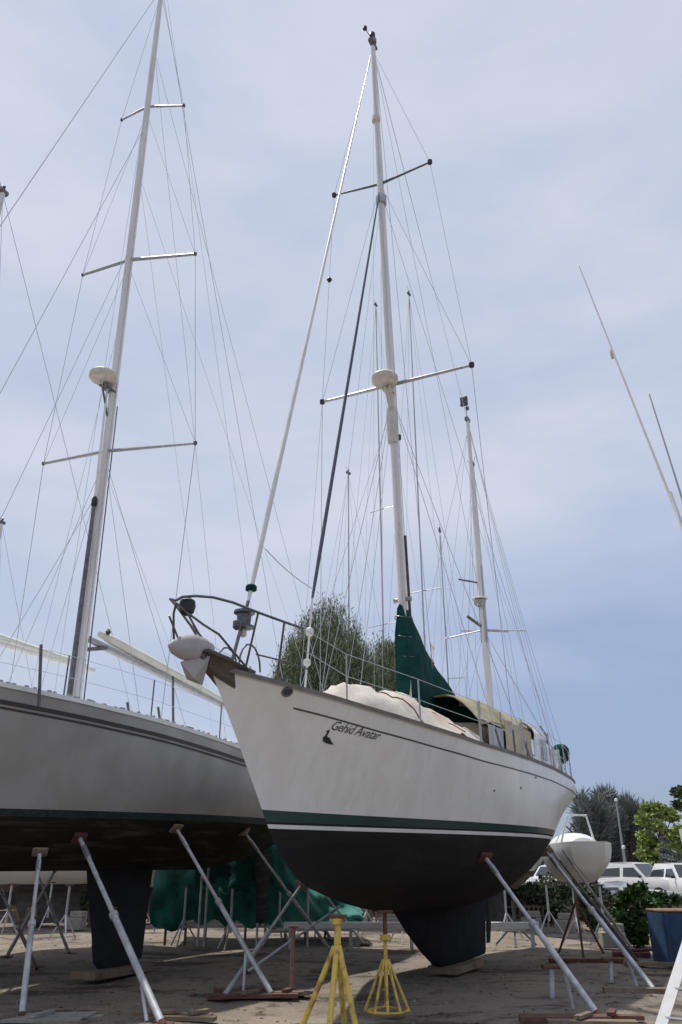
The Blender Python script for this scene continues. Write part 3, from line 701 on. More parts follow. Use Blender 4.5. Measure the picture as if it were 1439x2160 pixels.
mb.add([q[0], q[1]+Vector((0, .05, 0)), q[2], q[1]+Vector((0, -.05, 0))], [(0, 1, 2, 3)])
mb.build('fluke', 'anchor', an, smooth=False)
LB().tube([A3(440, 1372), A3(490, 1392)], .022, 6).build('shank', 'steel', an)

# --- tarpaulin-covered dinghy on the foredeck
dg_ = thing('covered_dinghy', 'upturned dinghy under a stained cream tarpaulin on the foredeck of the cream ketch', 'dinghy', C.w(4.2, .25, 3.33), 0)
dg_.rotation_euler = (0, 0, C.rz)
mb = LB(); G = []
nU = 40
for i in range(nU+1):
    f = i/nU; x = -2.35+5.9*f
    hgt = .60*min(1, (f/.16))**.6*(1-max(0, (f-.42)/.58)**1.7)+.02
    hgt += .05*math.sin(f*23)*math.sin(PI*f)+.03*math.sin(f*57+1)
    w = (.66+.34*min(1, f/.4))*math.sin(PI*min(1, max(.0, f*.88+.10)))**.55
    row = []
    for j in range(21):
        u = j/20*2-1; crease = .05*math.sin(11*f+u*9)*abs(u)+.012*math.sin(97*f+u*23)+.025*math.sin(37*f+u*4)+.016*math.sin(71*f-u*11)
        z = hgt*(1-abs(u)**1.7)+crease*.9-.03+abs(u)**6*0
        row.append(Vector((x, .30*f+w*u*(1+.03*math.sin(f*37)), max(z, -.05))))
    G.append(row)
mb.slab(G, .012).build('tarpaulin', 'tarp', dg_, ang=80)
mb = LB()
for f in (.3, .52, .72):
    i = int(f*nU); mb.tube([p+Vector((0, 0, .012)) for p in G[i][1:-1]], .008, 5)
mb.build('tie_rope', 'rust', dg_)
# --- outboard motor under a dark green cover on the stern rail
ob = thing('covered_outboard', 'small outboard motor under a dark green cover on the stern rail of the cream ketch', 'outboard motor', C.w(12.3, .95, 3.6), 0)
ob.rotation_euler = (0, 0, C.rz)
LB().lathe((0.12, 0.08, .38), [(.06, -.22), (.15, -.16), (.20, 0), (.19, .12), (.12, .20), (.04, .22)], 14).build('cover', 'greencanvas', ob)
mb = LB(); mb.box((0.12, .05, -.15), (.07, .05, .8), bev=.01); mb.lathe((.12, .05, -.5), [(.02, -.05), (.04, 0), (.02, .08)], 8); mb.build('leg', 'greencanvas', ob)
LB().box((0, 0, .1), (.2, .12, .2), bev=.02).build('bracket', 'steel', ob)
fl = thing('faded_flag', 'small faded pink flag on a thin staff above the awning of the ketch', 'flag', C.w(6.9, .0, 4.85), 0)
LB().tube([(0, 0, -.05), (0, 0, .62)], .008, 5).build('staff', 'alu', fl)
G = [[Vector((.03*math.sin(j*1.5)+.0, .005+.16*i/5+.02*math.sin(j), .58-.4*j/6-.05*i/5)) for j in range(7)] for i in range(6)]
LB().slab(G, .006).build('cloth', 'pinkcloth', fl, ang=80)

# ================================================================ LEFT SLOOP
_d = Frame((-3.6, 14.5), 25.5)
o_ = _d.w(-7.2, 0, 0)
D = Frame((o_.x, o_.y), 25.5)
K = Hull(zmin=1.52, B=1.98, m=2.5, k=2.0, bowp=1.0, tz0=2.2, tz1=3.0,
    xb=tab([1.52, 1.65, 1.85, 2.1, 2.3, 3.0, 3.7], [4.2, 2.9, 2.0, 1.4, 1.15, .55, 0], .04),
    xs=tab([1.52, 1.7, 1.95, 2.2, 2.45, 2.8, 3.5], [9.3, 10.8, 11.9, 12.6, 13.0, 13.25, 13.5], .05),
    zs=tab([0, .2, .27, .4, .56, .75, 1], [3.84, 3.74, 3.70, 3.60, 3.42, 3.33, 3.34], .1),
    plan=tab([0, .05, .1, .2, .3, .4, .5, .6, .7, .8, .9, 1], [0, .16, .31, .56, .76, .90, .98, 1, .99, .95, .88, .78], .03))
sloop = frame_empty(D, 'sailing_sloop', 'grey hulled sloop with tall mast, three pairs of spreaders and cream boom cover', 'sailboat')
w0 = lambda t: 2.15+.20*t; w1 = lambda t: 2.235+.22*t
K.band(K.zmin, w0, 14).build('underbody', 'blackold', sloop, ang=60)
K.band(w0, w1, 2, .002).build('boot_stripe', 'teal', sloop)
K.band(w1, K.zs, 14).build('topsides', 'greyhull', sloop, ang=60)
K.deck(dz=-.02, camber=.14).build('deck', 'whitedeck', sloop)
for sd in (1, -1):
    K.rail(.03, .06, side=sd).build('toe_rail', 'white', sloop)
    K.strip(-.205, .055, .008, side=sd).build('hull_stripe', 'darkstripe', sloop)
    K.strip(-.275, .028, .008, side=sd).build('hull_stripe', 'darkstripe', sloop)
    mb = LB()
    for i in range(90):
        tt = .03+.94*(i+random.uniform(-.45, .45))/89; p = K.P(tt, K.zs(tt), sd); mb.box(p+Vector((0, -.01*sd, .04)), (random.uniform(.02, .12), .03, random.uniform(.01, .035)))
    mb.build('rail_fitting', 'alu', sloop, smooth=False)['kind'] = 'stuff'
keel_loft(LB(), [(1.75, 6.15, 7.9, .2), (1.2, 6.3, 7.85, .18), (.6, 6.5, 7.82, .17), (.22, 6.6, 7.8, .16), (.12, 6.72, 7.7, .12)]).build('fin_keel', mat('blue_black_keel', (.012, .014, .021), .8, c2=(.022, .025, .034), scale=3, bump=.3), sloop)
keel_loft(LB(), [(1.9, 11.3, 12.0, .06), (1.0, 11.4, 11.9, .05), (.5, 11.45, 11.85, .04)], 8).build('rudder', 'blackold', sloop)
SM0 = Vector((5.5, 0, 3.4)); SM1 = Vector((5.05, 0, 21.9))
def spt(z): return SM0.lerp(SM1, (z-SM0.z)/(SM1.z-SM0.z))
smast = spar(SM0, SM1, .070, .050, 'mast', 'mastwhite', sloop)
LB().tube([spt(3.5)+Vector((.0, .085, 0)), spt(13.0)+Vector((0, .085, 0)), spt(21.6)+Vector((0, .055, 0))], .02, 6).build('luff_track', 'white', smast)
st = {}
for i, (a, b_, z, r) in enumerate((((92, 978), (412, 935), 8.65, .030), ((175, 580), (412, 536), 13.15, .034), ((257, 253), (388, 223), 17.62, .026))):
    for sd, q in ((-1, a), (1, b_)):
        tip = D.hx(*q, 5.3); st[(i, sd)] = tip
        mb = LB(); mb.tube([spt(z), tip], [r*1.15, r*.85], 8); mb.build('spreader', 'alu', smast)
        LB().lathe(tip, [(.015, -.04), (.035, -.02), (.035, .03), (.015, .05)], 8).build('spreader_boot', 'steel', smast)
def ch2(x, sd): tt = K.tx(x, 3.4); return Vector((x, sd*(K.half(tt, K.zs(tt))-.12), K.zs(tt)))
for sd in (1, -1):
    line(sloop, spt(21.6), st[(2, sd)], .006); line(sloop, st[(2, sd)], st[(1, sd)], .006); line(sloop, st[(1, sd)], st[(0, sd)], .007); line(sloop, st[(0, sd)], ch2(5.6, sd), .008)
    line(sloop, spt(17.4), st[(1, sd)], .005); line(sloop, spt(13.0), st[(0, sd)], .005)
    line(sloop, spt(8.5), ch2(5.2, sd), .006); line(sloop, spt(8.5), ch2(6.2, sd), .006)
    line(sloop, spt(19.5), ch2(12.6, sd), .006, name='running_backstay'); line(sloop, spt(15.5), ch2(12.2, sd), .005, 'wirelight', name='checkstay')
line(sloop, spt(21.8), Vector((.15, 0, 3.7)), .009, name='forestay'); line(sloop, spt(17.0), Vector((1.6, 0, 3.6)), .007, name='inner_forestay'); line(sloop, spt(13.5), Vector((2.6, 0, 3.6)), .006, name='inner_forestay')
line(sloop, spt(21.8), Vector((13.3, .0, 3.4)), .008, name='backstay')
line(sloop, spt(21.8)+Vector((.2, 0, 0)), Vector((11.3, .1, 4.9)), .005, name='topping_lift')
line(sloop, spt(20), Vector((4.4, .6, 3.5)), .005, 'wirelight', name='halyard'); line(sloop, spt(12), Vector((4.9, -.5, 3.5)), .005, 'wirelight', name='halyard')
line(sloop, spt(7.6)+Vector((-.16, 0, 0)), Vector((3.6, -.2, 3.6)), .007, name='pole_lift')
line(sloop, spt(8.3), Vector((8.2, .1, 4.85)), .005, 'wirelight', name='lazy_jack')
LB().tube([spt(3.5)+Vector((-.20, .03, 0)), spt(7.55)+Vector((-.17, .03, 0))], [.05, .034], 8).build('spinnaker_pole', 'steel', smast)
LB().tube([spt(7.5)+Vector((-.17, .03, 0)), spt(10.0)+Vector((-.17, .0, 0))], .022, 6).build('pole_track', 'white', smast)
LB().lathe(spt(7.52)+Vector((-.17, .03, 0)), [(.02, -.1), (.05, -.06), (.055, .06), (.03, .12)], 8).build('pole_end', 'blackp', smast)
LB().tube([spt(3.45)+Vector((.05, .12, 0)), spt(9.6)+Vector((.04, .11, 0))], .012, 5).build('halyard_tail', 'steel', smast)
rc = D.hy(214, 803); rc = Vector((spt(10.1).x-.31, 0.0, 10.1))
LB().lathe(rc, [(.10, -.10), (.22, -.085), (.265, -.035), (.265, .035), (.23, .07), (.1, .09)], 24).build('radar_dome', 'radar', smast)
mb = LB(); mb.bar(spt(9.9), rc+Vector((0, 0, -.17)), .16, .03); mb.tube([spt(9.35)+Vector((-.08, 0, 0)), rc+Vector((0, 0, -.18))], .02, 6); mb.build('radar_bracket', 'steel', smast)
mb = LB(); mb.box(spt(22.0), (.3, .14, .12), bev=.02); mb.tube([spt(22.0), spt(22.9)+Vector((-.1, 0, 0))], .006, 5); mb.build('masthead_box', 'steel', smast)
# boom with cream cover
b0 = D.hy(196, 1345); b1 = D.hy(520, 1512)
dv = b1-b0
LB().tube([b0+Vector((-.1, 0, -.05)), b0+dv], .06, 12).build('boom', 'mastgrey', sloop)
LB().tube([b0+dv*.03+Vector((0, 0, .12)), b0+dv*.1+Vector((0, 0, .12)), b0+dv*.5+Vector((0, 0, .10)), b0+dv*.97+Vector((0, 0, .05))], [.05, .085, .085, .06], 12).build('sail_cover', 'creamcover', sloop)
LB().tube([spt(4.9), b0+Vector((.3, .06, -.12))], .035, 8).build('boom_vang', 'steel', sloop)
LB().lathe(b0+Vector((.25, .1, .15)), [(.02, -.05), (.05, 0), (.02, .05)], 8).build('rigging_block', 'blackp', sloop)
# cabin trunk, stanchions, winch handles
mb = LB(); G = []
for x, w, z in ((3.6, .4, 3.62), (4.2, .75, 3.78), (5.5, 1.0, 3.84), (8.6, 1.1, 3.80), (8.9, 1.0, 3.5)):
    G.append([Vector((x, -w-.1, 3.35)), Vector((x, -w, z-.08)), Vector((x, -w*.8, z)), Vector((x, 0, z+.05)), Vector((x, w*.8, z)), Vector((x, w, z-.08)), Vector((x, w+.1, 3.35))])
mb.grid(G); mb.add(G[0], [tuple(range(7))]); mb.add(G[-1], [tuple(range(7))[::-1]]); mb.build('cabin_trunk', 'whitedeck', sloop, ang=25)
for sd in (1, -1):
    tops = []
    for x in (1.2, 2.5, 3.9, 5.4, 7.0, 8.6, 10.2, 11.8, 13.0):
        p = ch2(x, sd); LB().tube([p, p+Vector((0, 0, .62))], .012, 6).build('stanchion', 'steel', sloop); tops.append(p+Vector((0, 0, .62)))
    for k in (0, -.3): LB().tube([q+Vector((0, 0, k)) for q in tops], .004, 5).build('lifeline', 'wirelight', sloop)
for px, py, hh in ((282, 1478, .35), (345, 1500, .4), (370, 1502, .95), (90, 1440, .8)):
    q = D.hy(px, py, 1.5); LB().tube([(q.x, 1.5, K.zs(.5)), (q.x-.08, 1.45, K.zs(.5)+hh)], .022, 6).build('turnbuckle', 'steel', sloop)
mb = LB()
for x in (4.6, 6.6, 9.4): mb.lathe((x, 1.3, 3.52), [(.09, -.08), (.10, -.02), (.06, .03), (.08, .10), (.03, .12)], 12)
mb.build('winch', 'alu', sloop)

# ================================================================ PROPS AND STANDS
def prop(foot, top, label, m='galv', r=.038, strut=None, plate=True, pad='redpaint', name='steel_prop', hull_n=None, sw=.55, boards=True):
    foot = Vector(foot); top = Vector(top)
    ph = thing(name, label, 'boat prop', (foot.x, foot.y, 0), 0, 'steel props holding up the yachts')
    L_ = lambda p: Vector(p)-Vector((foot.x, foot.y, 0))
    d = (top-foot); u = d.normalized()
    mb = MB(); mb.tube([L_(foot+u*.02), L_(foot+d*.52)], r, 10).build('outer_tube', m, ph)
    MB().tube([L_(foot+d*.50), L_(top-u*.06)], r*.72, 10).build('inner_tube', m, ph)
    MB().tube([L_(foot+d*.56), L_(foot+d*.56)+Vector((.09, -.03, .0))], .008, 5).build('locking_pin', 'rust', ph)
    MB().tube([L_(foot+u*.0), L_(foot+u*.07)], r*1.10, 10).build('foot_socket', 'rust', ph)
    MB().tube([L_(foot+d*.86), L_(foot+d*.93)], r*.95, 8).build('screw_collar', 'alu', ph)
    MB().lathe(L_(foot+d*.52), [(r*1.1, -.04), (r*1.35, -.03), (r*1.35, .03), (r*1.1, .04)], 10, u.to_track_quat('Z', 'Y').to_matrix()).build('collar', m, ph)
    Rm = u.to_track_quat('Z', 'Y').to_matrix()
    if pad: MB().box(L_(top-u*.03), (.2, .16, .045), Rm, bev=.01).build('hull_pad', pad, ph)
    mb = MB(); mb.box(L_((foot.x, foot.y, .02)), (.2, .2, .016)); mb.build('foot_plate', 'rust', ph, smooth=False)
    if strut:
        s0 = foot+d*strut[0]; h = Vector((d.x, d.y, 0)).normalized(); g = Vector((foot.x, foot.y, 0))+h*strut[1]+Vector((-h.y, h.x, 0))*strut[2]; g.z = .02
        elb = s0+(g-s0)*.12; elb.z = s0.z-.05
        MB().tube([L_(s0), L_(elb), L_(g)], r*.55, 8).build('strut', m, ph)
    return ph
def padat(fr, hu, px, py, y): q = fr.hy(px, py, y); return fr.w(q.x, q.y, q.z)
def onhull(fr, hu, px, py, z0=None):       # nearest hull point on the near side under the pixel
    best = None
    for i in range(500):
        x = .5+i*.026; q = fr.hx(px, py, x); z = q.z
        if hu.zmin+.02 < z < 3.4 and q.y > 0:
            tt = hu.tx(x, z); yy = hu.half(tt, z); e = abs(q.y-yy)
            if best is None or e < best[0]: best = (e, x, yy, z)
    return fr.w(best[1], best[2]+.01, best[3])
F1 = gnd(345, 2166); F2 = gnd(578, 2105); F3 = gnd(708, 2020)
prop(F1, onhull(D, K, 165, 1765), 'grey steel prop with a red pad in front of the fin keel of the sloop', strut=(.22, .28, .05), r=.042)
prop(F2, onhull(D, K, 370, 1745), 'grey steel prop under the sloop standing right of its fin keel on red-brown boards', strut=(.25, .45, .1), pad='plank', r=.036)
prop(F3, onhull(D, K, 512, 1752), 'thin steel prop under the aft end of the sloop, in front of the green tarpaulin', strut=None, pad='plank', r=.03)
G1 = gnd(1265, 2146); G2 = gnd(1385, 2095); G3 = gnd(1352, 2012); 
prop(G1, onhull(C, H, 1020, 1806), 'grey steel prop with a red pad against the black bottom of the ketch', strut=(.26, .50, -.05), r=.040)
prop(G2, onhull(C, H, 1168, 1795), 'grey steel prop at the stern of the ketch with its foot on a rusty beam', strut=(.24, .5, -.05), pad='plank', r=.040)
prop(gnd(1350, 2035), onhull(C, H, 1178, 1790)+Vector((.1, .4, .1)), 'thin dark steel prop just behind the pair at the stern of the ketch', m='steel', pad=None, r=.032)
prop(gnd(1338, 2008), at(1185, 1790, 15.9), 'thin steel prop furthest back at the stern of the ketch', m='galv', pad=None, r=.03)
# far-side props leaning the other way
prop(gnd(468, 2108), at(636, 1866, 14.3), 'grey prop leaning right, crossing the pole right of the fin keel', pad='plank', r=.034, strut=None)
prop(gnd(515, 2055), at(723, 1908, 15.4), 'short grey prop leaning right behind the tall yellow stand', pad=None, r=.026)
prop(gnd(45, 2150), at(85, 1793, 11.6), 'nearly upright dull prop at the left edge under the sloop', m='galv', pad='plank', r=.036)
prop(gnd(78, 2042), at(-6, 1862, 13.0), 'bright prop leaning left at the far left edge', pad=None, r=.03)
prop(at(18, 1985, 17.2)*Vector((1, 1, 0)) if False else Vector((at(18, 1985, 17.0).x, 17.0, 0)), at(133, 1806, 14.8), 'grey prop leaning right behind the upright one at the left edge', pad=None, r=.034)
prop(Vector((at(150, 1990, 17.6).x, 17.6, 0)), at(62, 1800, 16.2), 'thin grey prop leaning left beneath the sloop behind the others', pad=None, r=.03)
prop(gnd(700, 1985)*1, at(640, 1870, 19.0), 'thin far prop in front of the green tarpaulin near the bow of the ketch', pad=None, r=.028)
prop(Vector((at(770, 1990, 19.5).x, 19.5, 0)), at(682, 1883, 18.3), 'thin far prop just left of the second yellow stand', pad=None, r=.026)
# dark tripod behind the keel of the ketch
for k, (cx, cy, lab) in enumerate(((1085, 1948, 'dark tripod stand behind the keel of the ketch'), (1215, 1900, 'dark tripod stand behind the stern props'))):
    Yd = 19.5 if k == 0 else 17.5; tp = at(cx, cy, Yd); tr = thing('tripod_stand', lab, 'boat stand', (tp.x, tp.y, 0), 0)
    for a in (0.3, 2.4, 4.5):
        MB().tube([(0, 0, tp.z), (.5*math.cos(a), .5*math.sin(a), 0)], .022, 6).build('leg', 'rust' if k else 'steel', tr)
    MB().tube([(0, 0, tp.z-.1), (0, 0, tp.z+.45)], .03, 8).build('post', 'steel', tr)
def yellow_stand(x, y, apex, top, leg, angs, label, ringz=None, m='yellow', lr=.030):
    t_ = thing('yellow_stand', label, 'boat stand', (x, y, 0), 0, 'yellow keel stands')
    for a in angs:
        MB().tube([(0.03*math.cos(a), .03*math.sin(a), apex), (leg*math.cos(a), leg*math.sin(a), .01)], lr, 8).build('leg', m, t_)
    MB().tube([(0, 0, apex-.3), (0, 0, apex+.22)], lr+.008, 10).build('post', m, t_)
    MB().tube([(0, 0, apex+.2), (0, 0, top)], .028, 10).build('jack_screw', 'rust', t_)
    MB().lathe((0, 0, apex+.23), [(.045, -.03), (.065, -.02), (.065, .03), (.045, .04)], 8).build('screw_nut', m, t_)
    MB().box((0, 0, top+.01), (.2, .12, .03), bev=.006).build('head_plate', 'rust', t_)
    if ringz is not None:
        pts = [(leg*(1-ringz/apex)*math.cos(a), leg*(1-ringz/apex)*math.sin(a), ringz) for a in angs]
        mb = MB()
        for i in range(len(pts)): mb.tube([pts[i], pts[(i+1) % len(pts)]], .016, 6)
        mb.build('brace', m, t_)
q = gnd(700, 2232)
yellow_stand(at(716, 2100, 9.25).x-.02, 9.25, .83, 1.10, .44, [math.radians(a) for a in (200, 258, 300, 80)], 'tall worn yellow stand with splayed legs, cut by the bottom edge of the photo')
q = gnd(817, 2138)
yellow_stand(q.x, q.y+.1, .55, 1.06, .27, [math.radians(a) for a in (190, 235, 270, 305, 350, 90)], 'small yellow stand with fanned legs and base ring, under the forefoot of the ketch', .02, lr=.017)
q = gnd(616, 2096)
pt = thing('rusty_post_stand', 'thin pinkish red post standing left of the tall yellow stand', 'boat stand', (q.x, q.y, 0))
MB().tube([(0, 0, 0), (0, 0, .80)], .032, 8).build('post', 'pinkpost', pt)
MB().box((0, 0, .015), (.3, .3, .02)).build('foot_plate', 'rust', pt, smooth=False)
MB().box((0, 0, .81), (.14, .12, .02)).build('head_plate', 'rust', pt, smooth=False)
# trailer beam behind the keel
a = at(598, 1952, 18.6); b_ = at(1136, 1949, 18.6)
tb = thing('white_cradle_beam', 'long low white steel beam on short legs running behind the keel of the ketch', 'cradle', ((a.x+b_.x)/2, 18.6, 0))
hw = (b_.x-a.x)/2
MB().box((0, 0, a.z), (2*hw, .1, .13), bev=.01).build('beam', 'white', tb)
for k in range(5):
    x = -hw+.15+k*(2*hw-.3)/4; MB().box((x, 0, (a.z-.06)/2), (.07, .07, a.z-.06)).build('leg', 'galv', tb, smooth=False)
MB().box((-.2, .7, a.z-.12), (2*hw*1.02, .08, .06)).build('rear_rail', 'galv', tb, smooth=False)

# boards and keel blocks on the ground
def board(px, py, ln, w, h, rz, m, label, name='wooden_board', group=None, cat='board'):
    p = gnd(px, py); o = thing(name, label, cat, (p.x, p.y, 0), rz, group)
    n = max(1, int(w/.13))
    for k in range(n):
        R = Matrix.Rotation(random.uniform(-.05, .05), 3, 'Z') @ Matrix.Rotation(random.uniform(-.015, .015), 3, 'X')
        MB().box((random.uniform(-.12, .12)*ln, (k-(n-1)/2)*w/n, h/2+.003+.004*(k % 2)), (ln*random.uniform(.62, 1), w/n*random.uniform(.7, .93), h*random.uniform(.7, 1)), R).build('plank', m if random.random() < .75 else 'plank', o, smooth=False)
    if n > 1:
        for k in range(2):
            R = Matrix.Rotation(random.uniform(.3, 1.3), 3, 'Z'); MB().box((random.uniform(-.35, .35)*ln, random.uniform(-.3, .3)*w, h+.025), (random.uniform(.2, .45), .08, .035), R).build('offcut', 'plank' if k else m, o, smooth=False)
    return o
board(545, 2100, 1.25, .62, .05, .05, 'board', 'red-brown boards under the feet of the crossing props')
board(1215, 2158, 1.5, .5, .06, -.03, 'board', 'damp red-brown boards at the bottom edge under the nearest prop of the ketch')
board(1350, 2096, 1.1, .22, .07, -.12, 'rust', 'rusty beam under the foot of the stern prop', 'steel_beam', cat='beam')
board(1392, 2038, 1.2, .22, .06, -.35, 'board', 'red-brown board lying beside the rusty beam at right')
board(1232, 2030, 1.5, .2, .06, .0, 'rust', 'dark rusty beam on the ground behind the stern props', 'steel_beam', cat='beam')
board(1330, 2018, .9, .5, .09, -.2, 'redpaint', 'dull purple-red board pile near the feet of the rear props')
board(690, 2050, .7, .15, .05, .3, 'plank', 'grey-brown plank lying behind the tall yellow stand')
board(90, 2150, 1.4, .5, .03, .1, 'concrete', 'pale concrete slab at the bottom left corner', 'concrete_slab', cat='slab')
board(360, 2150, 1.0, .35, .05, -.1, 'plank', 'grey-brown planks under the nearest prop of the sloop')
board(250, 1998, 1.1, .3, .06, .3, 'plank', 'planks on the ground behind the fin keel of the sloop')
for fr, x, lab in ((C, 7.4, 'wooden block under the keel of the ketch'), (D, 7.1, 'wooden block under the fin keel of the sloop')):
    p = fr.w(x, 0, 0); o = thing('keel_block', lab, 'block', (p.x, p.y, 0), fr.rz)
    MB().box((0, 0, .06), (1.4, .5, .115), bev=.01).build('timber', 'plank', o, smooth=False)
for i, (px, py) in enumerate(((1165, 2105), (1290, 2072))):
    p = gnd(px, py); o = thing('stub_stand', ('short pale stub post standing left of the foot of the nearest prop of the ketch', 'short pale stub post left of the rusty beam')[i], 'post', (p.x, p.y, 0))
    MB().tube([(0, 0, 0), (.03, 0, .34-.06*i)], .035, 8).build('post', 'galv', o); MB().box((.03, 0, .36-.06*i), (.26, .16, .04), bev=.006).build('head_plate', 'board', o)

# ================================================================ LADDER at right edge
ld = thing('leaning_ladder', 'white metal ladder leaning in at the bottom right corner', 'ladder', (0, 0, 0))
p0 = gnd(1388, 2185); p1 = at(1452, 1985, p0.y+.35); 
off = Vector((.30, -.22, 0)); up_ = (p1-p0)
ld.location = p0
for o__ in (Vector((0, 0, 0)), off): MB().bar(o__, o__+up_*2.2, .035, .11, up=(.9, -.4, 0)).build('side_rail', 'white', ld, smooth=False)
for k in range(7): MB().tube([up_*(.18+.3*k), up_*(.18+.3*k)+off], .017, 6).build('rung', 'alu', ld)

# ================================================================ GREEN TARPAULIN TENT
tn = thing('green_tarpaulin_shelter', 'green tarpaulin draped over poles between the two yachts, sloping down to the right', 'tarpaulin', (at(540, 1900, 20).x, 20, 0))
cx = tn.location.x
G = []
outl = [(338, 1800, 1945), (380, 1775, 1962), (430, 1765, 1940), (500, 1762, 1945), (560, 1765, 1950), (600, 1800, 1955), (650, 1850, 1958), (700, 1880, 1956), (740, 1905, 1955), (765, 1925, 1956)]
xs_ = np.linspace(338, 765, 44)
top_ = np.interp(xs_, [o[0] for o in outl], [o[1] for o in outl]); bot_ = np.interp(xs_, [o[0] for o in outl], [o[2] for o in outl])
for i, px in enumerate(xs_):
    row = []
    tp = at(px, top_[i], 20.0); bt = at(px, bot_[i]+6*math.sin(i*1.3), 20.0)
    row.append(Vector((tp.x-cx, 2.2, tp.z-.5)))
    for j in range(15):
        f = j/14; z = tp.z*(1-f)+bt.z*f; y = -.55*f-.18*math.sin(PI*f)+.07*math.sin(i*.8+j*.55)+.045*math.sin(i*1.9-j)+.03*math.sin(i*.37+j*1.3)
        row.append(Vector((tp.x-cx+.03*math.sin(j+i*.5), y, z+.02*math.sin(i*1.1))))
    G.append(row)
MB().slab(G, .01).build('tarpaulin', 'net', tn, ang=80)
G2 = [[p+Vector((0, -.06-.05*math.sin(j*.6), -.03)) for j, p in enumerate(r[1:11])] for r in G[9:23]]
MB().slab(G2, .01).build('overlapping_sheet', 'net2', tn, ang=80)
for px in (423, 436, 545, 650): 
    q = at(px, 1900, 19.1); MB().tube([(q.x-cx, q.y-20, 0), (q.x-cx, q.y-20, 1.9 if px < 600 else 1.2)], .028, 6).build('pole', 'galv', tn)
for k in range(9):
    q = at(350+k*42, 1960, 19.6); MB().box((q.x-cx, q.y-20, .2), (.05, .05, .42)).build('post', 'plank', tn, smooth=False)
MB().box((at(540, 1960, 19.6).x-cx, -.42, .36), (4.9, .04, .05)).build('rail', 'galv', tn, smooth=False)

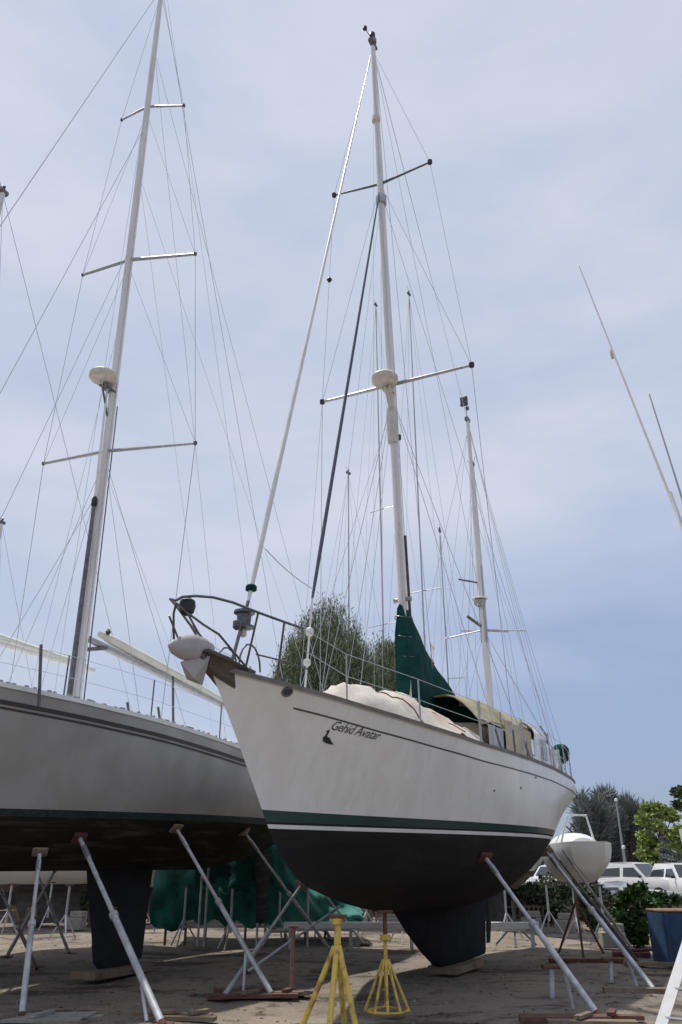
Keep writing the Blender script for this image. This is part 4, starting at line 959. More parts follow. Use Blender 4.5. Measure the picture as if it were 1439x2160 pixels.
# ================================================================ BACKGROUND YACHTS
def yacht(px, py, Yd, deg, Ln, zb, zd, label, mast=None, m='whitefar', under='greyunder', plan=None, beam=1.6, stripe=None, cover=None, spr=(), mr=.07, rails=True, keel=True, name='moored_yacht', mm='mastwhite', loc=None, house=True, stern_t=.75, keelx=(.42, .62), wlf=.3, bz=1.25, sec=(2.3, 1.8), tz=(.4, .4)):
    """a yacht on the hard: (px,py,Yd) gives its middle; mast = list of height z, lean"""
    c_ = loc if loc is not None else at(px, py, Yd)
    fr0 = Frame((c_.x, c_.y), deg); bq = fr0.w(-Ln/2, 0, 0); fr = Frame((bq.x, bq.y), deg)
    h_ = Hull(zmin=zb, B=beam, m=sec[0], k=sec[1], bowp=1.05, tz0=zb+tz[0], tz1=zd-tz[1],
        xb=tab([zb, zb+(zd-zb)*.25, zb+(zd-zb)*.5, zd+.15], [Ln*.3, Ln*.14, Ln*.07, 0], .1), xs=tab([zb, zb+(zd-zb)*.3, zd-.3, zd+.1], [Ln*.72, Ln*.93, Ln*.985, Ln], .08),
        zs=tab([0, .3, .7, 1], [zd+.15, zd+.02, zd-.05, zd], .2),
        plan=plan or tab([0, .1, .25, .45, .65, .85, 1], [0, .34, .68, .94, 1, .9, stern_t], .14))
    root = frame_empty(fr, name, label, 'sailboat')
    wl = zb+(zd-zb)*wlf
    h_.band(zb, wl, 6, n=54).build('underbody', under, root, ang=60)
    h_.band(wl, wl+.07, 1, .003, n=54).build('boot_stripe', stripe or 'darkstripe', root)
    h_.band(wl+.07, h_.zs, 9, n=54).build('topsides', m, root, ang=60)
    h_.deck(n=24, m=4).build('deck', 'whitedeck', root)
    if keel: keel_loft(LB(), [(zb+.15, Ln*keelx[0]-.2, Ln*keelx[1], .15), (.5, Ln*keelx[0], Ln*keelx[1], .13), (.1, Ln*keelx[0]+.15, Ln*keelx[1], .12)], 8).build('keel', under, root)
    if house:
        mb = LB(); G = []
        for x, w, z in ((.30, .3, .25), (.36, .5, .42), (.62, .62, .45), (.68, .6, .1)):
            G.append([Vector((x*Ln, -w*beam, zd-.05)), Vector((x*Ln, -w*beam*.85, zd+z)), Vector((x*Ln, w*beam*.85, zd+z)), Vector((x*Ln, w*beam, zd-.05))])
        mb.grid(G); mb.add(G[0], [(0, 1, 2, 3)]); mb.add(G[-1], [(3, 2, 1, 0)]); mb.build('cabin', 'whitedeck', root, smooth=False)
    if rails:
        for sd in (1, -1):
            pts = []
            for k in range(7):
                x = (.08+.14*k)*Ln; tt = h_.tx(x, zd); p = Vector((x, sd*(h_.half(tt, h_.zs(tt))-.05), h_.zs(tt))); LB().tube([p, p+Vector((0, 0, .6))], .012, 5).build('stanchion', 'galv', root); pts.append(p+Vector((0, 0, .6)))
            LB().tube(pts, .006, 5).build('lifeline', 'wirelight', root)
    if mast:
        mx_, zt_, lean = mast
        a_ = Vector((mx_*Ln, 0, zd)); b2 = Vector((mx_*Ln+lean, 0, zt_))
        ms = spar(a_, b2, mr, mr*.7, 'mast', mm, root, 8, 5)
        for z, w in spr:
            for sd in (1, -1):
                p = a_.lerp(b2, (z-zd)/(zt_-zd)); LB().tube([p, p+Vector((.1, sd*w, .02))], .02, 6).build('spreader', 'alu', ms)
        w = spr[0][1] if spr else beam*.8
        for sd in (1, -1):
            mid = a_.lerp(b2, ((spr[-1][0] if spr else zd+3)-zd)/(zt_-zd))+Vector((.1, sd*w, 0))
            LB().tube([b2, mid, Vector((mx_*Ln+.2, sd*beam*.9, zd))], .006, 5).build('shroud', 'wire', root)
        LB().tube([b2, Vector((.15, 0, zd+.15))], .007, 5).build('forestay', 'wire', root)
        LB().tube([b2, Vector((Ln-.1, 0, zd))], .007, 5).build('backstay', 'wire', root)
        mb = LB(); mb.box(b2+Vector((0, 0, .06)), (.25, .1, .1)); mb.tube([b2, b2+Vector((-.25, .05, .3))], .008, 4); mb.tube([b2, b2+Vector((.12, -.15, .3))], .008, 4); mb.lathe(b2+Vector((.0, 0, .15)), [(.02, -.02), (.04, 0), (.04, .08), (.02, .1)], 6); mb.build('masthead_fitting', 'steel', ms)
        if cover:
            bb = Vector((mx_*Ln+.2, 0, zd+bz)); LB().tube([bb, bb+Vector((Ln*.38, 0, .05))], .06, 8).build('boom', 'mastwhite', root)
            LB().tube([bb+Vector((.1, 0, .12)), bb+Vector((Ln*.12, 0, .15)), bb+Vector((Ln*.36, 0, .1))], [.10, .10, .06], 10).build('sail_cover', cover, root)
    return root, fr, h_
def mast_yacht(tippx, Yd, deg, Ln, zb, zd, label, **k):
    if k.get('mm'): k['mr'] *= .7        # place the mast foot under the pixel of its tip
    tip = at(*tippx, Yd); fr0 = Frame((tip.x, tip.y), deg); c_ = fr0.w(Ln*(.5-.42), 0, 0)
    return yacht(0, 0, 0, deg, Ln, zb, zd, label, mast=(.42, tip.z, 0), loc=c_, **k)
mast_yacht((6, 408), 14, 25.5, 13, 1.9, 3.8, 'white yacht beyond the sloop with its mast tip at the upper left edge', spr=((8.5, .9), (11.5, .7)), cover='creamcover', beam=1.7, bz=2.0)
mast_yacht((4, 1105), 27, 24, 9.5, 1.0, 2.4, 'white yacht whose mast tip shows at the left edge below the other', spr=((8.5, .8),), cover=None, beam=1.5)
mast_yacht((863, 622), 31, 30, 11.0, 1.1, 2.5, 'yacht behind the ketch with a thin mast just right of the main mast', spr=((12, .8),), mr=.045, beam=1.6, mm='mastgrey')
mast_yacht((793, 645), 36, 35, 11.0, 1.1, 2.5, 'yacht far behind the ketch with its mast hidden beside the main mast', spr=((12, .9), (18, .7)), mr=.05, beam=1.6, mm='mastgrey')
mast_yacht((997, 985), 25, -4, 9.5, 1.0, 2.3, 'white yacht behind the ketch, its thick mast standing left of the mizzen', spr=((8.6, .8),), mr=.085, beam=1.5)
mast_yacht((735, 1000), 33, 40, 9.5, 1.0, 2.3, 'yacht behind the feathery tree with a short mast', spr=((9.6, .7),), mr=.04, beam=1.5, mm='mastgrey')
mast_yacht((928, 1122), 34, 15, 9, 1.0, 2.3, 'small yacht behind the awning of the ketch with only its mast tip showing', spr=((9.0, .7),), mr=.045, beam=1.4, mm='mastgrey')
mast_yacht((1030, 1395), 52, -20, 9, 1.0, 2.3, 'far yacht with a low mast near the stern of the ketch', spr=(), mr=.05, beam=1.4, mm='mastgrey')
# white hulls seen under the sloop
yacht(95, 1880, 25, 65, 8.5, .9, 2.1, 'white hulled boat seen low behind the sloop at left', house=True, beam=1.4, under='greyunder', wlf=.12)
yacht(335, 1870, 27, 75, 9.0, .8, 2.0, 'off-white boat seen between the fin keel and the green tarpaulin', beam=1.4, under='greyunder', wlf=.1)
yacht(250, 1850, 36, 40, 10.5, .9, 2.5, 'large pale yacht far behind, seen between the upright prop and the fin keel', beam=1.6, under='greyunder', wlf=.15)
yacht(20, 1850, 33, 30, 9.5, .9, 2.3, 'pale yacht far behind at the left edge of the photo', beam=1.5, under='greyunder', wlf=.15)
yacht(880, 1850, 44, 80, 9, .8, 2.0, 'pale boat far behind, just left of the keel of the ketch', beam=1.5, under='greyunder', wlf=.15)
post0 = None; rr = random.Random(77)
spec = [(28, 22, 'thin stand at the far left edge behind the sloop'), (112, 24, 'thin stand behind the upright prop at left'), (150, 21, 'thin stand just left of the fin keel of the sloop'), (312, 23, 'thin stand just right of the fin keel of the sloop'),
 (395, 19.3, 'thin stand in front of the left part of the green tarpaulin'), (492, 18.6, 'thin stand before the middle of the green tarpaulin'), (592, 19.5, 'thin stand behind the pinkish red post'), (668, 21, 'thin stand just left of the tall yellow stand'),
 (772, 22, 'thin stand between the two yellow stands'), (846, 20, 'thin stand just right of the small yellow stand'), (1062, 21.5, 'thin stand right behind the keel of the ketch'), (1150, 22.5, 'thin stand right of the white cradle beam'), (1206, 20, 'thin stand below the end-on white boat'), (1262, 21, 'thin stand left of the leafy green bush')]
for px, Yd, lab in spec:
    q = at(px, 1850, Yd)
    if post0 is None:
        post0 = r_ = thing('stand_post', lab, 'boat stand', (q.x, Yd, 0), 0, 'empty stands behind the yachts')
        MB().tube([(0, 0, .3), (0, 0, 1.15)], .028, 6).build('post', 'galv', post0)
        for a in (0, 2.1, 4.2): MB().tube([(0, 0, .55), (.36*math.cos(a), .36*math.sin(a), 0)], .018, 5).build('leg', 'galv', post0)
        MB().box((0, 0, 1.16), (.18, .12, .03)).build('head_plate', 'board', post0, smooth=False)
    else:
        r_ = post0.copy(); COL.objects.link(r_); r_.location = (q.x, Yd, 0); r_.rotation_euler = (0, 0, rr.uniform(0, 3)); r_['label'] = lab
        for ch in list(post0.children): c_ = ch.copy(); COL.objects.link(c_); c_.parent = r_
# white boat seen from astern at right
wb, wfr, wh = yacht(1207, 1800, 31, 187, 7.5, .85, 2.3, 'white boat seen end-on with a rounded stern beyond the stern props', beam=1.12, keel=True, stern_t=.30, house=False, wlf=.10, sec=(2.0, 2.0), tz=(.2, .5), rails=False, plan=lambda t: max(0, 1-abs((t-.56)/.565)**2.6))
mb = LB()
mb.tube([(6.9, .75, 2.3), (7.1, .5, 3.1), (7.1, -.1, 3.1), (6.9, -.3, 2.3)], .035, 8); mb.tube([(5.9, .8, 2.3), (7.1, .5, 3.05)], .025, 6); mb.build('stern_arch', 'white', wb)
mb = LB(); mb.grid([[Vector((1.6+4.9*i/16, .78*math.cos(PI*j/12)*math.sin(PI*(.08+.84*i/16))**.5, 2.22+.44*math.sin(PI*j/12)*math.sin(PI*(.08+.84*i/16))**.5)) for j in range(13)] for i in range(17)]); nv = len(mb.v); mb.f += [tuple(range(13)), tuple(range(nv-13, nv))]; mb.build('coachroof', 'whitedeck', wb)

# ================================================================ MOTOR YACHT at right, outside the frame but for its outriggers
mfr = Frame((7.4, 9.0), 8)
my = frame_empty(mfr, 'motor_yacht', 'motor yacht standing beyond the right edge, only its long raked poles showing against the sky', 'motor boat')
mh = Hull(zmin=.9, B=1.5, m=2.6, k=2.2, bowp=1.0, tz0=.8, tz1=.9, xb=tab([.9, 1.4, 2.9], [1.8, 1.0, 0], .1), xs=tab([.9, 2.9], [9.0, 9.2], .1), zs=tab([0, .4, 1], [2.9, 2.5, 2.3], .2), plan=tab([0, .15, .35, .6, 1], [0, .5, .85, 1, .92], .06))
mh.band(.9, 1.55, 6, n=30).build('underbody', 'black', my); mh.band(1.55, mh.zs, 8, n=30).build('topsides', 'whitefar', my); mh.deck().build('deck', 'whitedeck', my)
mb = LB(); G = []
for x, w, z in ((2.6, .9, .1), (3.6, 1.05, 1.0), (6.6, 1.1, 1.05), (6.7, 1.1, .1)): G.append([Vector((x, -w, 2.3)), Vector((x, -w*.9, 2.4+z)), Vector((x, w*.9, 2.4+z)), Vector((x, w, 2.3))])
mb.grid(G); mb.add(G[0], [(0, 1, 2, 3)]); mb.add(G[-1], [(3, 2, 1, 0)]); mb.build('cabin', 'whitedeck', my, smooth=False)
keel_loft(LB(), [(1.0, 3, 8.2, .1), (.1, 3.4, 8.2, .09)], 8).build('keel_fin', 'black', my)
def mpole(a, b_, Ya, Yb, r0_, r1_, name, m, ext):
    A = mfr.loc(at(*a, Ya)); B_ = mfr.loc(at(*b_, Yb)); d = (A-B_); root = B_-d*ext
    LB().tube([root, B_, A], [r0_, r0_*.9, r1_], 8).build(name, m, my); return root
# outriggers rise from the cabin side
rt = mpole((1222, 562), (1439, 1112), 13.4, 12.6, .034, .014, 'outrigger', 'white', .86)
LB().lathe(mfr.loc(at(1291, 747, 13.13)), [(.03, -.1), (.045, 0), (.03, .1)], 8).build('outrigger_joint', 'radar', my)
mpole((1370, 832), (1439, 1052), 12.9, 12.6, .022, .013, 'whip_antenna', 'mastgrey', 2.6)
mpole((1414, 1038), (1439, 1108), 12.4, 12.3, .035, .03, 'short_antenna', 'mastwhite', 7.0)
for k, (x, y_) in enumerate(((2.5, -1.3), (2.5, 1.3), (7.5, -1.3), (7.5, 1.3))):
    LB().tube([(x, y_*1.0, 1.1), (x+.1, y_*1.5, 0.0)], .04, 8).build('support_leg', 'galv', my)

# ================================================================ CARS
def car(loc, rz, label, m='carwhite', Ln=4.6, wd=1.86, ht=1.74, suv=True):
    root = thing('parked_car', label, 'car', loc, rz, 'white cars parked beyond the bushes')
    hw = wd/2
    # stations along x: (x, z_low, z_belt)
    prof = [(-Ln/2, .45, .80), (-Ln/2+.08, .32, .95), (-Ln*.34, .28, 1.02), (-Ln*.16, .28, 1.06), (Ln*.1, .28, 1.08), (Ln*.36, .28, 1.08), (Ln/2-.08, .32, 1.05), (Ln/2, .45, .95)]
    mb = MB(); G = []
    for x, z0, z1 in prof:
        k = 1-.10*(abs(x)/(Ln/2))**4
        G.append([Vector((x, -hw*k*.92, z0)), Vector((x, -hw*k, z0+.15)), Vector((x, -hw*k, z1-.15)), Vector((x, -hw*k*.93, z1)), Vector((x, 0, z1+.035)), Vector((x, hw*k*.93, z1)), Vector((x, hw*k, z1-.15)), Vector((x, hw*k, z0+.15)), Vector((x, hw*k*.92, z0))])
    mb.grid(G); mb.add(G[0], [tuple(range(9))]); mb.add(G[-1], [tuple(range(9))[::-1]]); body = mb.build('body', m, root, ang=35)
    xa, xb_, xc, xd = (-Ln*.17, -Ln*.02, Ln*.36, Ln*.46) if suv else (-Ln*.14, .05*Ln, Ln*.24, Ln*.4)
    tw = hw*.76; bw = hw*.93
    mb = MB(); G = []
    for x, z, w in ((xa, 1.06, bw), (xb_, ht-.05, tw), (Ln*.12, ht, tw*1.02), (xc, ht-.03, tw), (xd, 1.07, bw)):
        G.append([Vector((x, -w, z)), Vector((x, w, z))])
    mb.grid(G); bt = [(xa, 1.06), (xb_, ht-.05), (Ln*.12, ht), (xc, ht-.03), (xd, 1.07)]
    for sd in (-1, 1):
        vs = [Vector((x, sd*(bw if z < 1.1 else tw), z)) for x, z in bt]; mb.add(vs, [tuple(range(5)) if sd > 0 else tuple(range(5))[::-1]])
    mb.build('cabin', m, root, smooth=False)
    def pane(q, name): c = sum(q, Vector())/4; MB().add([c+(p-c)*.90 for p in q], [(0, 1, 2, 3)]).build(name, 'glass', root, smooth=False)
    e = Vector((-.012, 0, .008))
    pane([Vector((xa, -bw, 1.06))+e, Vector((xa, bw, 1.06))+e, Vector((xb_, tw, ht-.05))+e, Vector((xb_, -tw, ht-.05))+e], 'windscreen')
    e = Vector((.012, 0, .008))
    pane([Vector((xd, -bw, 1.07))+e, Vector((xd, bw, 1.07))+e, Vector((xc, tw, ht-.03))+e, Vector((xc, -tw, ht-.03))+e], 'rear_window')
    for sd in (-1, 1):
        def sp(x, f): # point on side glass
            w = bw+(tw-bw)*f; return Vector((x, sd*(w+.012), 1.09+(ht-.12-1.09)*f))
        xs4 = [xa+.16, Ln*.09, Ln*.13, xd-.14]; xt4 = [xb_+.05, Ln*.09, Ln*.13, xc-.02]
        for i in (0, 2):
            q = [sp(xs4[i], .02), sp(xs4[i+1], .02), sp(xt4[i+1], .95), sp(xt4[i], .95)]
            MB().add(q if sd < 0 else q[::-1], [(0, 1, 2, 3)]).build('side_window', 'glass', root, smooth=False)
        for x in (-Ln*.31, Ln*.30):
            R = Matrix.Rotation(PI/2, 3, 'X'); w_ = MB().lathe((x, sd*(hw-.10), .34), [(.2, -.11), (.33, -.10), (.345, 0), (.33, .10), (.2, .11)], 18, R).build('wheel', 'tyre', root)
            MB().lathe((x, sd*(hw+.015), .34), [(.21, -.01), (.21, .01)], 14, R).build('rim', 'rim', w_)
        MB().box((-Ln/2+.06, sd*hw*.66, .80), (.12, .34, .16), bev=.03).build('headlight', 'lamp', root)
        MB().box((xa+.2, sd*(bw+.12), 1.12), (.1, .2, .14), bev=.03).build('mirror', 'blackp', root)
        MB().box((Ln/2-.03, sd*hw*.75, .9), (.06, .2, .3), bev=.02).build('tail_light', 'redpaint', root)
    MB().box((-Ln/2-.01, 0, .78), (.05, .7, .13), bev=.01).build('grille', 'blackp', root)
    MB().box((-Ln/2-.0, 0, .5), (.09, wd*.86, .16), bev=.03).build('bumper', 'blackp', root)
    return root
p = at(1352, 1850, 42); car((p.x, p.y, 0), math.radians(128), 'white sport utility car with dark windows parked behind the green bush')
p = at(1312, 1850, 34); car((p.x, p.y, -.35), math.radians(188), 'white car whose bonnet shows just above the green bush', suv=False, ht=1.4)
p = at(1450, 1850, 40); car((p.x, p.y, 0), math.radians(95), 'white car cut by the right edge of the photo', ht=1.7)
p = at(1168, 1845, 46); car((p.x, p.y, 0), math.radians(60), 'white car glimpsed between the stern of the ketch and the end-on white boat', ht=1.6)

# ================================================================ VEGETATION
def tree(x, y, h, r, label, leaf, seed, kind='tree', n=5200, ls=.12, z0=0.25, trunk_r=.14, narrow=1.0, spiky=0.0, name='broad_tree', cat='tree', clumps=26, group=None, elong=1.6, droop=0.0):
    rr = random.Random(seed); root = thing(name, label, cat, (x, y, 0), 0, group)
    mb = MB(); cl = []
    ntr = 3 if spiky else 1
    def limb(p, d, ln, rad, dep):
        q = [p]; dd = d.copy()
        for k in range(4):
            dd = (dd+Vector((rr.uniform(-.18, .18), rr.uniform(-.18, .18), rr.uniform(-.02, .14)))).normalized(); q.append(q[-1]+dd*ln/4)
        mb.tube(q, [rad*(1-.17*i) for i in range(5)], 6 if dep < 2 else 4)
        if dep < 2:
            for k in range(3 if dep == 0 else 2):
                a = rr.uniform(0, 6.28); out = Vector((math.cos(a), math.sin(a), rr.uniform(.4, 1.1))).normalized()
                limb(q[2+k % 3], out, ln*.55, rad*.5, dep+1)
    limb(Vector((0, 0, 0)), Vector((0, 0, 1)), h*.55, trunk_r, 0)
    for k in range(ntr-1): limb(Vector((rr.uniform(-.3, .3), rr.uniform(-.3, .3), 0)), Vector((rr.uniform(-.4, .4), rr.uniform(-.4, .4), 1)).normalized(), h*.6, trunk_r*.7, 1)
    for k in range(clumps):
        f = rr.random()**(1.3 if narrow < 1 else 1.0); zc = h*(z0+(1-z0)*f); prof = math.sin(PI*min(1, .18+.82*(1-f)**.8*1.0))**.7 if narrow >= 1 else (1-f)**.55
        rad = r*max(.12, prof)*math.sqrt(rr.random()); a = rr.uniform(0, 6.28)
        c = Vector((rad*math.cos(a), rad*math.sin(a), zc)); s_ = r*rr.uniform(.22, .42)*(1-.45*f)
        cl.append((c, s_)); mb.tube([Vector((0, 0, zc*.6)), c], [trunk_r*.25, .012], 4)
    mb.build('trunk', 'bark', root)
    vs = []; fs = []
    for i in range(n):
        c, s_ = cl[rr.randrange(len(cl))]
        u = Vector((rr.gauss(0, 1), rr.gauss(0, 1), rr.gauss(0, 1)*1.0)).normalized()*s_*rr.random()**.4; u.z *= elong if spiky else .75
        p = c+u
        if p.z > h-(ls*2.2 if spiky else 0) or p.z < .05: continue
        if spiky:
            d = (u.normalized()*.5+Vector((0, 0, 1.0*spiky))+Vector((rr.gauss(0, .35), rr.gauss(0, .35), rr.gauss(0, .3)))).normalized(); ln = ls*rr.uniform(1.5, 4.0); w = ls*.10*rr.uniform(.6, 1.5)
        else:
            d = Vector((rr.gauss(0, 1), rr.gauss(0, 1), rr.gauss(0, .6)-droop)).normalized(); ln = ls*rr.uniform(.7, 1.4); w = ls*.36*rr.uniform(.7, 1.3)
        sd = d.cross(Vector((rr.gauss(0, 1), rr.gauss(0, 1), rr.gauss(0, 1)))).normalized()*w
        b = len(vs); vs += [p, p+d*ln*.5+sd, p+d*ln, p+d*ln*.5-sd]; fs.append((b, b+1, b+2, b+3))
    MB().add(vs, fs).build('crown', leaf, root, smooth=False)
    return root
def fan_tree(x, y, zb, zt, hw, label, leaf, seed, nb, nl, ls=.10, peak=0.0):
    rr = random.Random(seed); root = thing('feathery_tree', label, 'tree', (x, y, 0)); mb = MB(); vs = []; fs = []
    mb.tube([(0, 0, 0), (.05, 0, zb*.5), (0, 0, zb)], [.2, .15, .12], 8)
    for b_ in range(nb):
        a = rr.uniform(0, 2*PI); q = math.sqrt(rr.random()); ex = hw*q*math.cos(a)*1.0; ey = hw*q*math.sin(a)*.8
        rad = min(1, math.hypot((ex-peak)/hw, ey/hw)); ez = zb+(zt-zb)*(1-.62*rad**1.8)*rr.uniform(.62, 1.0)
        s0 = Vector((ex*.12, ey*.12, zb*rr.uniform(.55, 1.0))); e0 = Vector((ex, ey, ez)); bow = Vector((ex*.30, ey*.30, -(ez-zb)*.12)); pts = []
        for k in range(7):
            f = k/6; pts.append(s0.lerp(e0, f)+bow*math.sin(PI*f)*.8+Vector((rr.gauss(0, .05), rr.gauss(0, .05), 0)))
        mb.tube(pts, [.03*(1-.14*k) for k in range(7)], 4)
        dens = rr.uniform(.5, 1.4)
        for i in range(int(nl*dens)):
            f = .25+.75*rr.random()**.8; k = min(5, int(f*6)); p = pts[k].lerp(pts[k+1], f*6-k); dr = (pts[k+1]-pts[k]).normalized()
            sp = .30*(1-.75*f)+.05; p = p+Vector((rr.gauss(0, sp), rr.gauss(0, sp), rr.gauss(0, sp*.8)))
            d = (dr*.8+Vector((rr.gauss(0, .45), rr.gauss(0, .45), rr.gauss(.25, .3)))).normalized(); ln = ls*rr.uniform(1.0, 2.6); w = ls*.14*rr.uniform(.6, 1.5)
            sd = d.cross(Vector((rr.gauss(0, 1), rr.gauss(0, 1), rr.gauss(0, 1)))).normalized()*w
            b = len(vs); vs += [p, p+d*ln*.5+sd, p+d*ln, p+d*ln*.5-sd]; fs.append((b, b+1, b+2, b+3))
    mb.build('trunk', 'bark', root); MB().add(vs, fs).build('crown', leaf, root, smooth=False); return root
q = at(690, 1480, 27)
fan_tree(q.x, 27, 5.0, at(700, 1245, 27).z, 2.05, 'wide feathery grey-green tamarisk rising behind the foredeck of the ketch', 'leaf_tam', 11, 380, 330, .09, .0)
q = at(800, 1480, 28.2)
fan_tree(q.x, 28.2, 4.8, at(815, 1325, 28.2).z, 1.5, 'lower feathery tree between the tall tamarisk and the green sail cover', 'leaf_tam', 12, 170, 240, .085)
q = at(820, 1500, 29)
tree(q.x, 29, at(820, 1352, 29).z, 1.3, 'dark tree just behind the forward edge of the green sail cover', 'leaf_tam', 13, n=16000, ls=.08, z0=.5, spiky=.6, name='feathery_tree', trunk_r=.1, clumps=40, narrow=.5)
q = at(765, 1500, 28); tree(q.x, 28, at(765, 1395, 28).z, 1.2, 'low dark tree crown just above the cream tarpaulin', 'leaf_olive', 14, n=6000, ls=.12, z0=.55, name='feathery_tree', spiky=.2, clumps=22)
def ptree(px, ptop, Yd, rpx, label, leaf, seed, **k):
    q = at(px, ptop, Yd); return tree(q.x, Yd, q.z, rpx*Yd/1750, label, leaf, seed, **k)
ptree(1232, 1655, 62, 50, 'dark tree just right of the stern of the ketch', 'leaf_far', 21, n=7000, ls=.3, spiky=.5, trunk_r=.25)
ptree(1308, 1655, 66, 60, 'tall grey-green tree with wispy top beyond the end-on boat', 'leaf_far', 22, n=10000, ls=.32, spiky=.7, trunk_r=.3, clumps=36)
ptree(1275, 1700, 64, 30, 'grey-green tree between the dark one and the tall wispy one', 'leaf_far', 25, n=5000, ls=.3, spiky=.6, trunk_r=.2)
ptree(1382, 1700, 50, 66, 'bright lime green tree above the parked white car', 'leaf_lime', 23, n=12000, ls=.24, trunk_r=.2, z0=.2, clumps=34)
ptree(1450, 1655, 60, 64, 'dark olive tree at the right edge behind the lime green one', 'leaf_olive', 24, n=9000, ls=.28, trunk_r=.3, z0=.25)
ptree(1425, 1768, 46, 40, 'silvery grey shrub in front of the lime green tree at the right edge', 'leaf_grey', 26, n=7000, ls=.16, trunk_r=.1, z0=.05, name='grey_shrub', cat='shrub')
ptree(1330, 1868, 19.5, 42, 'leafy dark green bush in front of the white cars', 'leaf_bush', 31, n=6500, ls=.13, trunk_r=.03, z0=.1, name='leafy_bush', cat='bush')
ptree(1385, 1885, 22, 45, 'leafy green bush behind the blue box', 'leaf_bush', 32, n=4500, ls=.12, trunk_r=.03, z0=.1, name='leafy_bush', cat='bush')
ptree(1160, 1868, 27, 60, 'olive bush under the stern of the ketch', 'leaf_olive', 33, n=5000, ls=.14, trunk_r=.03, z0=.1, name='leafy_bush', cat='bush')
ptree(1090, 1872, 30, 70, 'dark bush seen behind the keel of the ketch', 'leaf_olive', 34, n=5000, ls=.15, trunk_r=.03, z0=.1, name='leafy_bush', cat='bush')
ptree(1245, 1868, 24, 45, 'dark bush behind the stern props', 'leaf_olive', 35, n=4000, ls=.13, trunk_r=.03, z0=.1, name='leafy_bush', cat='bush')
# far wood closing the yard
mb = MB(); rr = random.Random(5)
for i in range(26000):
    x = rr.uniform(-75, 75); y = rr.uniform(72, 80); hmax = 3.4+1.2*math.sin(x*.21)+.9*math.sin(x*.53+1)+.5*math.sin(x*1.3); z = rr.random()**.8*hmax
    d = Vector((rr.gauss(0, 1), rr.gauss(0, 1), rr.gauss(0, 1))).normalized(); s_ = Vector((rr.gauss(0, 1), rr.gauss(0, 1), rr.gauss(0, 1))).normalized()
    p = Vector((x, y-1.5*(1-z/hmax), z)); mb.add([p-d*.4, p+s_*.3, p+d*.4, p-s_*.3], [(0, 1, 2, 3)])
tag(mb.build('distant_wood', 'leaf_far', smooth=False), 'low grey-green belt of trees closing the far side of the yard', 'trees', kind='stuff')
mb = MB(); rr = random.Random(9)
for i in range(16000):
    a = rr.random(); x = -16+34*a; y = rr.uniform(33, 36)+2*math.sin(x*.4); hm = .8+.45*math.sin(x*.9)+.3*math.sin(x*2.3); z = rr.random()**.9*max(.25, hm)
    d = Vector((rr.gauss(0, 1), rr.gauss(0, 1), rr.gauss(0, 1))).normalized(); s_ = Vector((rr.gauss(0, 1), rr.gauss(0, 1), rr.gauss(0, 1))).normalized()
    p = Vector((x, y, z)); mb.add([p-d*.13, p+s_*.09, p+d*.13, p-s_*.09], [(0, 1, 2, 3)])
tag(mb.build('low_scrub', 'leaf_olive', smooth=False), 'low olive scrub along the back of the boatyard', 'scrub', kind='stuff')
# ================================================================ BLUE BOX, POLES, CLUTTER
p = at(1416, 1955, 15.9)
bb = thing('blue_box', 'battered blue crate with an orange-brown top standing at the right edge', 'crate', (p.x+.26, 16.1, 0), .06)
MB().box((0, 0, .42), (.95, .7, .82), bev=.02).build('body', 'bluebox', bb)
for k in range(2): MB().box((-.42+.84*k, -.362, .42), (.06, .03, .8), bev=.006).build('rib', 'bluebox', bb)
MB().box((0, 0, .845), (.96, .71, .04), bev=.01).build('lid', 'orangewood', bb)
for k, (px, py0, py1, Yd, lab) in enumerate(((1300, 1690, 1835, 55, 'thin pale pole standing in front of the wispy tree'), (1316, 1790, 1835, 50, 'short pale post left of the white cars'))):
    a = at(px, py0, Yd); o = thing('pale_pole', lab, 'pole', (a.x, a.y, 0)); MB().tube([(0, 0, 0), (0, 0, a.z)], [.09, .05], 8).build('shaft', 'mastgrey', o); MB().lathe((0, 0, a.z), [(.06, -.02), (.12, 0), (.1, .14), (.03, .18)], 10).build('cap', 'white', o)
rr = random.Random(21)
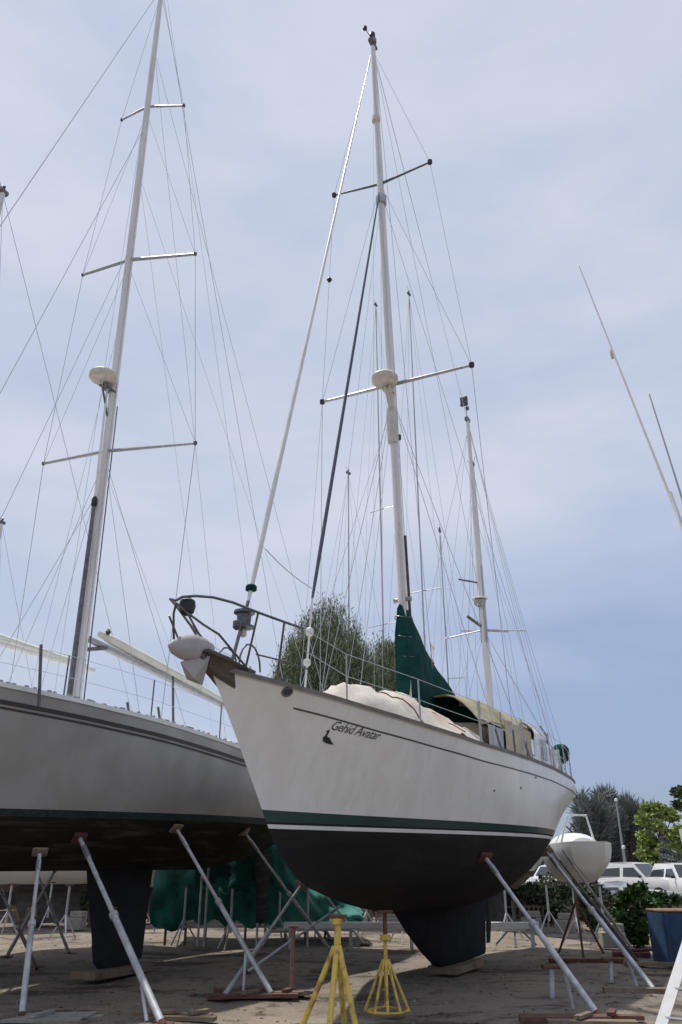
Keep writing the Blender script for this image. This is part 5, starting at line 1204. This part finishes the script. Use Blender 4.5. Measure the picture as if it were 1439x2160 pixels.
cl_labels = [('pale block', 'concrete', (.5, .3, .3)), ('crate', 'plank', (.6, .45, .5)), ('drum', 'bluebox', (.3, .3, .8))]
spots = [(160, 1945, 24, 0, 'pale concrete block under the sloop at left'), (210, 1930, 26, 1, 'wooden crate behind the fin keel at its left'), (590, 1960, 23, 1, 'wooden crate near the pinkish post'), (1120, 1935, 24, 0, 'pale concrete block behind the keel of the ketch'),
         (1190, 1940, 23, 0, 'pale concrete block beneath the stern of the ketch'), (820, 1935, 24, 0, 'pale concrete block behind the small yellow stand'), (760, 1938, 25, 1, 'wooden crate behind the yellow stands'), (1290, 1965, 19, 0, 'pale concrete block below the leafy green bush'), (60, 1940, 25, 1, 'wooden crate at the far left under the sloop'), (870, 1935, 26, 0, 'pale concrete block just left of the keel of the ketch')]
for px, py, Yd, k, lab in spots:
    q = at(px, py, Yd); o = thing(('concrete_block', 'wooden_crate', 'drum')[k], lab, ('block', 'crate', 'drum')[k], (q.x, Yd, 0), rr.uniform(-.5, .5))
    sz = cl_labels[k][2]
    if k == 0: MB().box((0, 0, sz[2]/2), sz, bev=.015).build('block', 'concrete', o); MB().box((.05, .02, sz[2]+.08), (.4, .24, .15), bev=.012).build('block', 'concrete', o)
    else:
        for j in range(4):
            for sy in (-1, 1): MB().box((0, sy*.22, .07+j*.13), (.6, .02, .11)).build('slat', 'plank', o, smooth=False)
        for sx_ in (-1, 1):
            for sy in (-1, 1): MB().box((sx_*.27, sy*.2, .26), (.05, .02, .52)).build('corner_post', 'plank', o, smooth=False)
# low white picket fence far behind
fn = thing('picket_fence', 'low weathered picket fence running behind the yachts', 'fence', (0, 26.5, 0))
rr = random.Random(4)
k = 0
for i in range(150):
    x = -10+i*.14
    if rr.random() < .12: continue
    MB().box((x, rr.uniform(-.02, .02), .27), (.05, .025, .50+rr.uniform(-.10, .06))).build('picket', 'plank', fn, smooth=False)
for z in (.2, .45): MB().box((.45, .03, z), (21, .03, .05)).build('rail', 'plank', fn, smooth=False)
